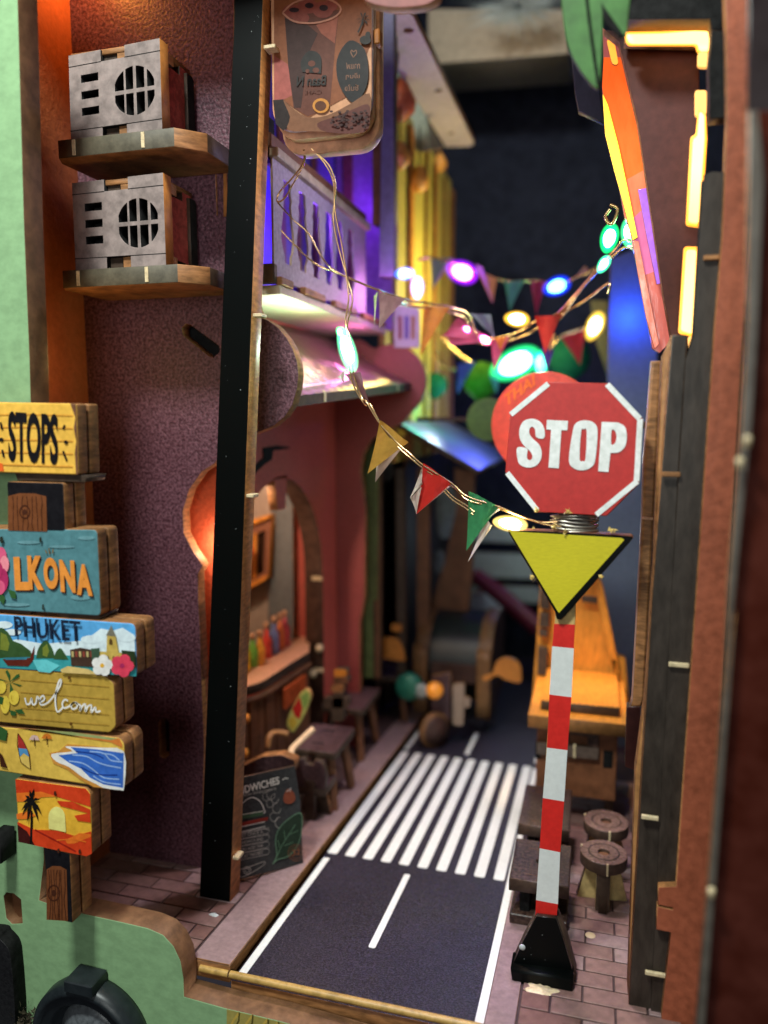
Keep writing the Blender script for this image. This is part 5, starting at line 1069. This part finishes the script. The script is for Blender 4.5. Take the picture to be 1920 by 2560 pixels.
p = P('I', 597, 805, 19.2); box('glue_mark', p.x - .03, 19.2, p.z - .1, p.x + .03, 19.26, p.z + .25, MATS['dried_glue'], ct, bev=.01)
# =================================================================== TABLES AND CHAIRS ON THE LEFT PAVEMENT
PLD = mat('plum_brown_paper', (.036, .016, .020), .45, 12, .5, .4, .02, col2=(.10, .055, .062))
def table(loc, w_, d_, h, lab, rz=0):
    t = thing('cafe_table', loc, lab, 'table', 'plum brown tables on the left pavement'); t.rotation_euler.z = 0
    x, y, z = loc
    slab('tabletop', FZ(z + h), [(x + a, y + b) for a, b in round_poly(rect(-w_ / 2, -d_ / 2, w_ / 2, d_ / 2), .12)], .2, PLD, MDF_D, parent=t, bevel=.02)
    for s_ in (-.25, .25): slab('table_slot', FZ(z + h + .003), rect(x - .16, y + s_ * d_, x + .16, y + s_ * d_ + .07), .004, BLACKM, BLACKM, parent=t, bevel=0)
    for sx in (-1, 1):
        for sy in (-1, 1):
            q0 = Vector((x + sx * w_ * .30, y + sy * d_ * .30, z + h - .2)); q1 = Vector((x + sx * w_ * .42, y + sy * d_ * .42, z))
            bm = boxm(-.1, -.1, 0, .1, .1, (q1 - q0).length, .02); M = Matrix.Translation(q1) @ (q0 - q1).to_track_quat('Z', 'Y').to_matrix().to_4x4()
            bmesh.ops.transform(bm, matrix=M, verts=bm.verts); tomesh('leg', bm, WOODD if sx > 0 else MDF_D, t)  # street-side legs browner, orange light on them put into the colour
    return t
def chair(loc, lab, rz=0, h=1.0):
    t = thing('cafe_chair', loc, lab, 'chair', 'plum brown notched chairs on the left pavement')
    x, y, z = loc
    slab('backrest', FY(y - .02), [(x + a, z + b) for a, b in [(-.42, h), (-.42, h + .62), (-.36, h + .72), (-.12, h + .74), (-.12, h + .60), (.12, h + .60), (.12, h + .74), (.30, h + .72), (.40, h + .58), (.44, h + .30), (.42, h), (.14, h), (.14, h + .16), (-.14, h + .16), (-.14, h)]], .2, PLD, MDF_D, parent=t, bevel=.02)
    slab('seat', FZ(z + h - .02), [(x - .40, y), (x + .40, y), (x + .40, y + .85), (x - .40, y + .85)], .2, PLD, MDF_D, parent=t)
    slab('back_post', FY(y - .04), [(x - .13, z), (x + .13, z), (x + .12, z + h + .2), (x - .12, z + h + .2)], .16, MDF_D, MDF_D, parent=t)
    slab('leg_panel', FY(y + .4), [(x - .42, z), (x + .42, z), (x + .25, z + h - .2), (x - .25, z + h - .2)], .16, MDF_D, MDF, parent=t)
    return t
table((-6.98, 18.85, floor_z(18.85, .3)), 1.30, 1.75, 1.70, 'plum brown café table nearest the zebra crossing')
ch = chair((-6.80, 17.35, floor_z(17.35, .3)), 'notched chair between the menu board and the first table', h=.88)
c2 = dup(ch, (-7.95, 18.6, floor_z(18.6, .3)), 'notched chair at the bar side of the first table', rz=math.radians(-80))
c3 = dup(ch, (-6.75, 20.9, floor_z(20.9, .3)), 'notched chair behind the first table', rz=math.radians(170))
c6 = dup(ch, (-7.9, 21.2, floor_z(21.2, .3)), 'notched chair between the first table and the bar counter', rz=math.radians(-40))
c7 = dup(ch, (-6.6, 24.0, floor_z(24.0, .3)), 'notched chair by the kerb beyond the second table', rz=math.radians(150))
for x_, y_, r_, lb in ((-8.15, 19.9, 60, 'small dark notched chair against the bar planks'), (-8.0, 22.9, 200, 'dark notched chair between the second table and the red column'), (-7.9, 25.4, -30, 'dark notched chair beside the olive timber'), (-6.75, 26.2, 20, 'last notched chair by the kerb near the tuk-tuk wheel')): dup(ch, (x_, y_, floor_z(y_, .3)), lb, rz=math.radians(r_))
table((-7.4, 22.6, floor_z(22.6, .3)), 1.4, 2.0, 1.78, 'plum brown café table in front of the red column')
c4 = dup(ch, (-6.7, 22.2, floor_z(22.2, .3)), 'notched chair beside the kerb at the second table', rz=math.radians(90))
table((-7.1, 27.0, floor_z(27, .3)), 1.4, 2.2, 1.78, 'far café table left of the tuk-tuk')
c5 = dup(ch, (-6.9, 24.9, floor_z(24.9, .3)), 'far notched chair between the second and third tables')
# pale tube painted in for the lit edge of a chair back
tube('lit_chair_edge', [P('Q', 505, 1335, 16.9), P('Q', 490, 1262, 17.0), P('Q', 530, 1205, 17.3), P('Q', 675, 1070, 17.8)], .085, mat('lit_chair_edge', (.70, .50, .30), .5, 6, .1, .2), n=2, label='pale bent strip standing for a lit chair back edge beside the first table', cat='strip')
tube('amber_arm', [P('Q', 300, 1220, 17.8), P('Q', 310, 1130, 17.9), P('Q', 370, 1100, 18.2), P('Q', 460, 1110, 18.4)], .08, mat('amber_arm', (.34, .17, .06), .5), n=3, label='bent amber wooden arm in front of the bar planks', cat='arm')
sbp = FY(18.9)
sb_ = slab('surfboard', sbp, smooth(sbp.pts('Q', [(455, 1040), (470, 960), (520, 850), (580, 760), (625, 740), (655, 790), (640, 860), (600, 960), (540, 1060), (500, 1100)]), 4, True), .14, mat('surf_olive', (.34, .32, .08), .5, 5, .1, .3), MDF, label='small surfboard with yellow, red and green panels leaning on the bar', cat='surfboard')
pr = Print(sbp, 'Q'); pr.poly([(500, 900), (560, 800), (585, 900), (560, 990), (520, 960)], ink('surf_print_red', (.62, .12, .10))); pr.poly([(575, 800), (630, 755), (640, 830), (600, 910)], ink('surf_print_green', (.42, .50, .24))); pr.poly([(465, 1000), (510, 960), (545, 1020), (500, 1080)], ink('surf_print_yellow', (.66, .56, .20))); pr.done(sb_)
p = P('Q', 870, 1010, 20.5)
lmp = thing('table_ornament', (p.x, p.y, p.z), 'stacked wooden ornament with an amber cap behind the first table', 'ornament')
for (x0_, y0_, x1_, y1_, m_) in ((845, 575, 955, 640, WOODO), (840, 640, 965, 700, WOODD), (820, 700, 930, 770, MDF), (755, 810, 965, 900, MDF_D), (830, 770, 925, 1010, MDF_D)):
    f_ = FY(20.4); slab('ornament_block', f_, round_poly(f_.pts('Q', rect(x0_, y0_, x1_, y1_)), .1), .3, m_, MDF_D, parent=lmp)
for k, x, y in (('H', 230, 825), ('H', 235, 1000)):
    pass
# low wooden box edge above the menu board
f_ = FY(16.4); slab('planter_edge', f_, f_.pts('H', [(205, 1075), (320, 1020), (420, 1010), (490, 1040), (490, 1090), (205, 1140)]), .3, PLD, MDF, label='plum wooden box edge just behind the menu board', cat='box')
# =================================================================== TUK-TUK
tk = thing('tuk_tuk', (-4.6, 25.5, -11.3), 'dark wooden tuk-tuk with round wheel, amber lamp and mirrors behind the zebra crossing', 'tuk-tuk')
CANV = mat('canopy_board', (.008, .012, .012), .4, 5, .1, .2); TKS = mat('tuk_side_board', (.045, .018, .012), .5, 5, .2, .3); TKE = mat('tuk_edge', (.17, .08, .026), .5, 5, .2, .3)
p0 = P('K', 670, 620, 26.2); p1 = P('K', 960, 620, 26.2); zt = P('K', 820, 400, 28.3).z; zb = P('K', 1000, 1190, 26.2).z
def sidep(x, nm):
    L = [(26.2, zb), (26.1, zb + 2.6), (26.25, zt - 1.6), (26.6, zt - .6), (27.3, zt - .05), (28.2, zt + .15), (29.6, zt), (30.3, zt - .8), (30.4, zb)]
    slab(nm, FX(x), smooth(L[:-1], 4) + [L[-1]], .5, TKS, TKE, parent=tk, bevel=.04)
sidep(p0.x - .05, 'side_board'); sidep(p1.x + .85, 'side_board')
# rounded canopy between the sides
prof = [(26.35, zt - 1.7), (26.45, zt - 1.1), (26.8, zt - .45), (27.5, zt), (28.4, zt + .1), (29.6, zt - .1)]
sm_ = smooth(prof, 4); bm = bmesh.new(); ra = [bm.verts.new((p0.x - .05, a, b)) for a, b in sm_]; rb = [bm.verts.new((p1.x + .4, a, b)) for a, b in sm_]
rc = [bm.verts.new((p0.x - .05, a + .1, b - .15)) for a, b in sm_]; rd_ = [bm.verts.new((p1.x + .4, a + .1, b - .15)) for a, b in sm_]
for i in range(len(sm_) - 1): bm.faces.new((ra[i], rb[i], rb[i + 1], ra[i + 1])); bm.faces.new((rc[i], rd_[i], rd_[i + 1], rc[i + 1]))
bm.faces.new((ra[0], rb[0], rd_[0], rc[0]))
tomesh('canopy', bm, CANV, tk, True)
box('rear_body', p0.x, 27.6, zb + .1, p1.x + .4, 30.3, zb + 1.9, BLACKM, tk)
box('dash_board', p0.x + .05, 26.3, zb + 1.2, p1.x + .3, 26.7, zb + 1.9, TKS, tk)
w0 = P('K', 710, 1275, 24.6); 
WM = Matrix.Translation((w0.x, 24.6, floor_z(24.6) + .60)) @ Matrix.Rotation(math.radians(-38), 4, 'Z') @ Matrix.Rotation(math.radians(90), 4, 'Y')
whl = lathe('wheel', [(0, .34), (.30, .34), (.34, .20), (.46, .20), (.50, .12), (.50, -.12), (.46, -.20), (.34, -.20), (.30, -.34), (0, -.34)], (0, 0, 0), TKS, None, n=32); whl.data.transform(WM); whl.parent = tk; whl.matrix_parent_inverse = Matrix.Translation(tk.location).inverted()
ty = lathe('tyre', [(.46, .11), (.60, .10), (.60, -.10), (.46, -.11)], (0, 0, 0), TKE, None, n=32, caps=False); ty.data.transform(WM); ty.parent = whl
f_ = FY(25.0)
slab('fork_plate', f_, f_.pts('K', [(690, 880), (830, 860), (830, 1210), (760, 1240), (690, 1140)]), .3, PLD, TKE, parent=tk)
slab('white_panel', f_.back(.02), round_poly(f_.pts('K', [(850, 935), (940, 930), (930, 1250), (850, 1245)]), .1), .2, mat('cream_panel', (.27, .20, .15), .5, 5, .1, .15), TKE, parent=tk)
slab('panel_tab', f_, f_.pts('K', [(940, 1030), (985, 1050), (975, 1110), (935, 1115)]), .15, MATS['cream_panel'], TKE, parent=tk)
f_ = FY(24.4); c0 = f_.px('K', 710, 990)
lathe('headlight', [(0, .16), (.10, .15), (.24, .06), (.28, 0), (.28, -.2)], (c0[0], 24.4, c0[1]), mat('amber_lamp', (.85, .30, .03), .3, 4, .1, .3, emit=(1, .30, .03), estr=.12), tk, n=24, axis='Y')
f_ = FY(25.4); c0 = f_.px('K', 515, 965)
lathe('green_lamp', [(0, .12), (.3, .1), (.46, .02), (.50, -.1), (.50, -.3)], (c0[0], 25.4, c0[1]), mat('green_lamp', (.02, .17, .11), .35, 4, .1, .3), tk, n=24, axis='Y')
c0 = f_.px('K', 615, 985); lathe('lamp_rim', [(.12, .05), (.25, .04), (.28, -.05)], (c0[0], 25.35, c0[1]), mat('pale_rim', (.36, .42, .40), .4), tk, n=20, axis='Y')
f_ = FY(25.6); AMB = mat('amber_board', (.50, .18, .025), .5, 5, .1, .2)
slab('mirror', f_, smooth(f_.pts('K', [(265, 735), (262, 640), (300, 592), (400, 585), (455, 620), (492, 745), (470, 762), (340, 745)]), 3, True), .15, AMB, TKE, parent=tk)
slab('mirror', f_, smooth(f_.pts('K', [(1078, 905), (1080, 875), (1150, 850), (1180, 770), (1260, 735), (1350, 780), (1368, 860), (1355, 925), (1250, 905), (1185, 870), (1120, 905)]), 3, True), .15, AMB, TKE, parent=tk)
box('handle_knob', P('K', 385, 480, 25.8).x, 25.8, P('K', 385, 540, 25.8).z, P('K', 460, 480, 25.8).x, 26, P('K', 385, 485, 25.8).z, AMB, tk)
# =================================================================== FAIRY LIGHTS AND BUNTING
def bulb(par, p, r, col, s_, ln=1.5, ax=Vector((0, 0, 1)), core=.62):
    c_ = ('%02x%02x%02x' % tuple(int(x * 255) for x in col)); rot = ax.to_track_quat('Z', 'Y').to_matrix().to_4x4()
    e = mat('bulb_core_' + c_ + str(s_), (1, 1, 1), var=0, emit=col, estr=s_)
    g = MATS.get('bulb_halo_' + c_)
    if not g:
        g = bpy.data.materials.new('bulb_glow_' + c_); g.use_nodes = True; nt = g.node_tree; nt.nodes.clear()
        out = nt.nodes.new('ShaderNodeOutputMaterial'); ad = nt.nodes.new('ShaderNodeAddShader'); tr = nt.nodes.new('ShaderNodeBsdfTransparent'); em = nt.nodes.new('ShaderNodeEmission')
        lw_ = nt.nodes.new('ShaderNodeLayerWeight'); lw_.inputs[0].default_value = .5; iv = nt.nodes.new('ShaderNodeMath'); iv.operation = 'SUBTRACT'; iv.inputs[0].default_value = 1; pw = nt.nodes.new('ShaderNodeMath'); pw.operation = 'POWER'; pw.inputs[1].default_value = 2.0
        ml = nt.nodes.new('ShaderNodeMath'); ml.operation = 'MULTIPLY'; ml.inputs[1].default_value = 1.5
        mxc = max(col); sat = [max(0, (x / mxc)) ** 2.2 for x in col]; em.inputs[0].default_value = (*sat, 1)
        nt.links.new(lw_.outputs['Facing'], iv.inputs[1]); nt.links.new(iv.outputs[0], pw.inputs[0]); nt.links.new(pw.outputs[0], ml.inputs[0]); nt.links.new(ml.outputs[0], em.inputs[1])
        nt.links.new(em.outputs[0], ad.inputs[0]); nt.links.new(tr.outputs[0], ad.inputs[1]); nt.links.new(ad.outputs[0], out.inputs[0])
        MATS['bulb_halo_' + c_] = g
    r *= .80
    def egg(R_, L_): return [(R_ * math.sin(math.pi * i / 10) * (1 - .25 * (i / 10 - .5)), L_ * R_ * math.cos(math.pi * i / 10)) for i in range(11)]
    for nm, R_, m_ in (('bulb', r * .68, e), ('bulb_halo', r * 1.12, g)):  # outer layer paints a coloured glow halo around the bulb
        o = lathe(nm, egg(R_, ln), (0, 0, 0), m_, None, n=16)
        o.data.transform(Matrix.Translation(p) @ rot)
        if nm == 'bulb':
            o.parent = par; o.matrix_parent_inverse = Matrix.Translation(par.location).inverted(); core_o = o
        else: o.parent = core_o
def flag(par, k, Y_, tri, m, back=None, mb=None, Y2=None):
    P3 = [P(k, x, y, Y_) for x, y in tri]; bm = bmesh.new()
    def sheet(P3, off, mi):
        n_ = 6; a, b, c = P3; rows = []
        for i in range(n_ + 1):
            t = i / n_; L = a.lerp(c, t); R_ = b.lerp(c, t); m__ = max(1, n_ - i)
            rows.append([bm.verts.new(L.lerp(R_, j / m__) + Vector((0, off + .05 * math.sin(3 * t + j), 0))) for j in range(m__ + 1)] if i < n_ else [bm.verts.new(c + Vector((0, off, 0)))])
        for i in range(n_):
            A, B = rows[i], rows[i + 1]
            for j in range(len(A) - 1):
                if j < len(B): f = bm.faces.new((A[j], A[j + 1], B[j])); f.material_index = mi
                if j + 1 < len(B): f = bm.faces.new((A[j + 1], B[j + 1], B[j])); f.material_index = mi
    sheet(P3, 0, 0)
    if back: sheet([P(k, x, y, Y2 or Y_ + .12) for x, y in back], .06, 1)
    bmesh.ops.solidify(bm, geom=bm.faces[:], thickness=.012)
    me = bpy.data.meshes.new('pennant'); bm.to_mesh(me); bm.free(); me.materials.append(m); me.materials.append(mb or WHITEP)
    o = finish('pennant', me, par)
    return o
FG = mat('gold_flag', (.50, .29, .05), .45, 5, .1, .15); FRD = mat('red_flag', (.62, .030, .020), .45, 5, .1, .12); FGR = mat('green_flag', (.06, .30, .12), .35, 5, .15, .3); CREAM = mat('cream_flag_back', (.66, .58, .50), .5, 5, .1, .12)
FOR = mat('orange_flag', (.66, .25, .03), .5, 5, .1, .15); FSL = mat('slate_flag', (.17, .21, .25), .5, 5, .1, .15); FPK = mat('pink_flag', (.55, .10, .20), .5, 5, .1, .15); FBL = mat('blue_flag', (.05, .10, .50), .5, 5, .1, .15); FTL = mat('teal_flag', (.08, .26, .22), .5); FMV = mat('mauve_flag', (.30, .16, .17), .5, 5, .1, .2); FTN = mat('tan_flag', (.45, .25, .14), .5)
g1 = thing('bunting_garland', P('B', 650, 890, 14), 'nearest fairy light garland with gold, red and green pennants running to the stop sign', 'garland')
main = [P('B', 660, 880, 13.9), P('B', 740, 970, 14), P('B', 790, 1080, 14.1), P('B', 800, 1250, 14.2), P('B', 840, 1450, 14.2), P('B', 870, 1650, 14.1), P('B', 880, 1780, 14), P('B', 862, 1920, 13.9), P('E', 945, 330, 13.8), P('E', 960, 520, 13.7), P('E', 1010, 660, 13.6), P('O', 50, 10, 13.5), P('O', 160, 190, 13.4), P('O', 330, 375, 13.3), P('O', 420, 450, 13.2), P('O', 520, 540, 13.15), P('O', 760, 690, 13.1), P('O', 890, 800, 13), P('O', 1150, 885, 12.95), P('O', 1300, 950, 12.9), P('O', 1480, 1012, 12.85), P('W', 420, 570, 12.85)]
tube('wire', [main, [p + Vector((.07 * math.sin(i * 1.3), .03, -.05 + .05 * math.cos(i))) for i, p in enumerate(main)]], .016, COPPER, g1)
low = [P('O', 700, 730, 13.1), P('O', 780, 810, 13.08), P('O', 890, 880, 13.05), P('O', 950, 930, 13)]
tube('wire', [low, [p + Vector((-.02, .02, -.05)) for p in low]], .015, COPPER, g1)
loop_ = [P('B', 618, 885, 13.9), P('B', 612, 960, 14), P('B', 560, 1040, 14.1), P('B', 470, 1140, 14.2), P('B', 458, 1195, 14.2), P('B', 500, 1175, 14.2), P('B', 545, 1100, 14.1), P('B', 620, 960, 14), P('B', 612, 885, 13.9)]
tube('wire', [loop_, [P('B', 460, 1200, 14.3), P('B', 550, 1300, 14.5), P('B', 640, 1380, 14.6), P('B', 720, 1520, 14.7), P('B', 800, 1605, 14.9), P('B', 1000, 1700, 15.5), P('B', 1240, 1780, 17)], [P('B', 480, 1365, 14.4), P('B', 560, 1450, 14.5), P('B', 680, 1560, 14.7), P('B', 830, 1625, 14.9), P('B', 1060, 1720, 15.6)]], .016, COPPER, g1)
GRN = (.45, 1, .72)
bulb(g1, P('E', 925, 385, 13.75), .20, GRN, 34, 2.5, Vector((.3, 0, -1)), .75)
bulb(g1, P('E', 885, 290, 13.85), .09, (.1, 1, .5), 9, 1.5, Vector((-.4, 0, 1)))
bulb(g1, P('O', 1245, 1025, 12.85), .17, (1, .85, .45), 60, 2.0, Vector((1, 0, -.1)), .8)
flag(g1, 'E', 13.7, [(910, 520), (1000, 510), (1050, 690)], FMV, [(865, 535), (915, 490), (900, 570)], MATS['cream_flag_back'])
flag(g1, 'O', 13.35, [(165, 165), (405, 350), (62, 612)], FG, [(130, 300), (345, 400), (118, 685)], CREAM)
flag(g1, 'O', 13.12, [(525, 522), (762, 690), (468, 948)], FRD, [(505, 575), (745, 720), (462, 950)], CREAM)
flag(g1, 'O', 13.12, [(512, 560), (520, 700), (415, 810)], CREAM); flag(g1, 'O', 13.13, [(415, 810), (515, 720), (468, 950)], CREAM)
flag(g1, 'O', 12.98, [(900, 755), (1155, 880), (882, 1250)], FGR); 
flag(g1, 'O', 12.95, [(1150, 875), (1155, 910), (1040, 1000)], CREAM); flag(g1, 'O', 12.95, [(1040, 985), (1100, 1040), (895, 1345)], CREAM)
g2 = thing('bunting_garland', P('B', 1000, 1720, 15.5), 'middle fairy light garland with orange, grey and red pennants', 'garland')
mid = [P('B', 1060, 1720, 15.6), P('L', 30, 640, 18), P('L', 150, 655, 19.4), P('L', 310, 685, 20), P('L', 440, 730, 20), P('L', 500, 870, 20), P('L', 640, 880, 20), P('L', 790, 825, 20), P('L', 870, 770, 20), P('L', 1000, 730, 19.5), P('L', 1120, 600, 18.5), P('L', 1260, 440, 17.5), P('L', 1380, 310, 16.5), P('L', 1450, 250, 15.5), P('L', 1590, 350, 15)]
tube('wire', [mid, [p + Vector((.1 * math.sin(i), .1, -.12)) for i, p in enumerate(mid)], [P('L', 1020, 735, 19.5), P('L', 1180, 640, 18.5), P('L', 1330, 530, 17.5), P('L', 1325, 600, 17.3)], [P('L', 1340, 60, 15.5), P('L', 1310, 110, 15.5), P('L', 1350, 155, 15.5), P('L', 1390, 60, 15.5), P('L', 1340, 30, 15.5)]], .03, COPPER, g2)
flag(g2, 'B', 15.6, [(1055, 1730), (1218, 1772), (1060, 1950)], FMV); flag(g2, 'B', 15.55, [(1030, 1750), (1055, 1730), (1028, 2020)], mat('lit_flag_edge', (.65, .72, .40), .5))
flag(g2, 'L', 19.6, [(150, 670), (312, 690), (128, 1000)], FOR); flag(g2, 'L', 20, [(445, 722), (582, 732), (605, 885)], FSL)
flag(g2, 'L', 20.1, [(370, 745), (592, 905), (270, 870)], FPK); flag(g2, 'L', 20.1, [(290, 840), (592, 905), (320, 925)], FPK)
flag(g2, 'L', 20, [(575, 880), (700, 868), (600, 1090)], FPK); flag(g2, 'L', 19.9, [(600, 875), (680, 870), (640, 960)], FOR); flag(g2, 'L', 19.6, [(860, 738), (1025, 738), (925, 985)], FRD, [(935, 860), (995, 850), (950, 980)], mat('amber_flag', (.7, .45, .2), .5))
flag(g2, 'L', 21, [(895, 940), (985, 960), (940, 1090)], mat('violet_flag', (.14, .08, .42), .5))
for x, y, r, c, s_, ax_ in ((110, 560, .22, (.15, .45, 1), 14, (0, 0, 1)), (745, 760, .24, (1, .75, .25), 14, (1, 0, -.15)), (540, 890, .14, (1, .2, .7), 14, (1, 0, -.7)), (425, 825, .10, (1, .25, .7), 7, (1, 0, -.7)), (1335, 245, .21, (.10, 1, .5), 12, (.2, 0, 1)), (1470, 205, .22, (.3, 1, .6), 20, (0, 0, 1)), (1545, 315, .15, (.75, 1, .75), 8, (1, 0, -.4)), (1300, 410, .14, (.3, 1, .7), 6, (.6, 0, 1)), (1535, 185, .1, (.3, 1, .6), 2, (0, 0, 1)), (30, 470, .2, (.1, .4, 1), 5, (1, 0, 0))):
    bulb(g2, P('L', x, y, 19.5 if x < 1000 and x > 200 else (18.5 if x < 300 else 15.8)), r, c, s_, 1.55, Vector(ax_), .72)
g3 = thing('bunting_garland', P('L', 200, 370, 24), 'farther fairy light garland with blue, tan, teal and red pennants', 'garland')
far = [P('L', 120, 380, 23.5), P('L', 200, 370, 24), P('L', 400, 420, 24.5), P('L', 620, 500, 25), P('L', 700, 520, 25), P('L', 900, 515, 25), P('L', 1000, 560, 24.5), P('L', 1110, 500, 24), P('L', 1330, 400, 23)]
tube('wire', [far], .04, COPPER, g3)
for tri, m_ in (([(195, 372), (335, 372), (205, 570)], FSL), ([(480, 430), (620, 505), (590, 660)], FTN), ([(665, 520), (795, 512), (700, 710)], FTL), ([(830, 515), (935, 520), (868, 735)], mat('dark_red_flag', (.30, .03, .05), .5)), ([(1110, 500), (1180, 420), (1220, 470)], FTN)): flag(g3, 'L', 24.6, tri, m_)
flag(g3, 'L', 24.5, [(290, 390), (340, 372), (205, 572)], mat('lilac_flag_back', (.42, .28, .46), .5)); flag(g3, 'L', 24.5, [(480, 405), (530, 430), (595, 660)], MATS['lilac_flag_back'])
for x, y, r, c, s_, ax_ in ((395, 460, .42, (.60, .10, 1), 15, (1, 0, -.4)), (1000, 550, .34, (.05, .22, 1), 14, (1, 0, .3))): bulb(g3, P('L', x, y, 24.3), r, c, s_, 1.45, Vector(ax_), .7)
g4 = thing('bunting_garland', P('L', 1240, 800, 27), 'farthest fairy light garland with blue and red pennants above the red sign', 'garland')
tube('wire', [[P('L', 240, 860, 28), P('L', 380, 990, 28), P('L', 460, 1040, 28)], [P('L', 960, 950, 27), P('L', 1030, 870, 27), P('L', 1150, 830, 27), P('L', 1240, 800, 27)], [P('L', 230, 960, 28), P('L', 270, 1060, 28), P('L', 360, 1080, 28)]], .06, COPPER, g4)
for tri, m_ in (([(370, 1045), (485, 1030), (365, 1240)], FBL), ([(1028, 875), (1180, 832), (1150, 1055)], FRD), ([(570, 1120), (640, 1110), (615, 1240)], mat('steel_flag', (.05, .20, .32), .5))): flag(g4, 'L', 27, tri, m_)
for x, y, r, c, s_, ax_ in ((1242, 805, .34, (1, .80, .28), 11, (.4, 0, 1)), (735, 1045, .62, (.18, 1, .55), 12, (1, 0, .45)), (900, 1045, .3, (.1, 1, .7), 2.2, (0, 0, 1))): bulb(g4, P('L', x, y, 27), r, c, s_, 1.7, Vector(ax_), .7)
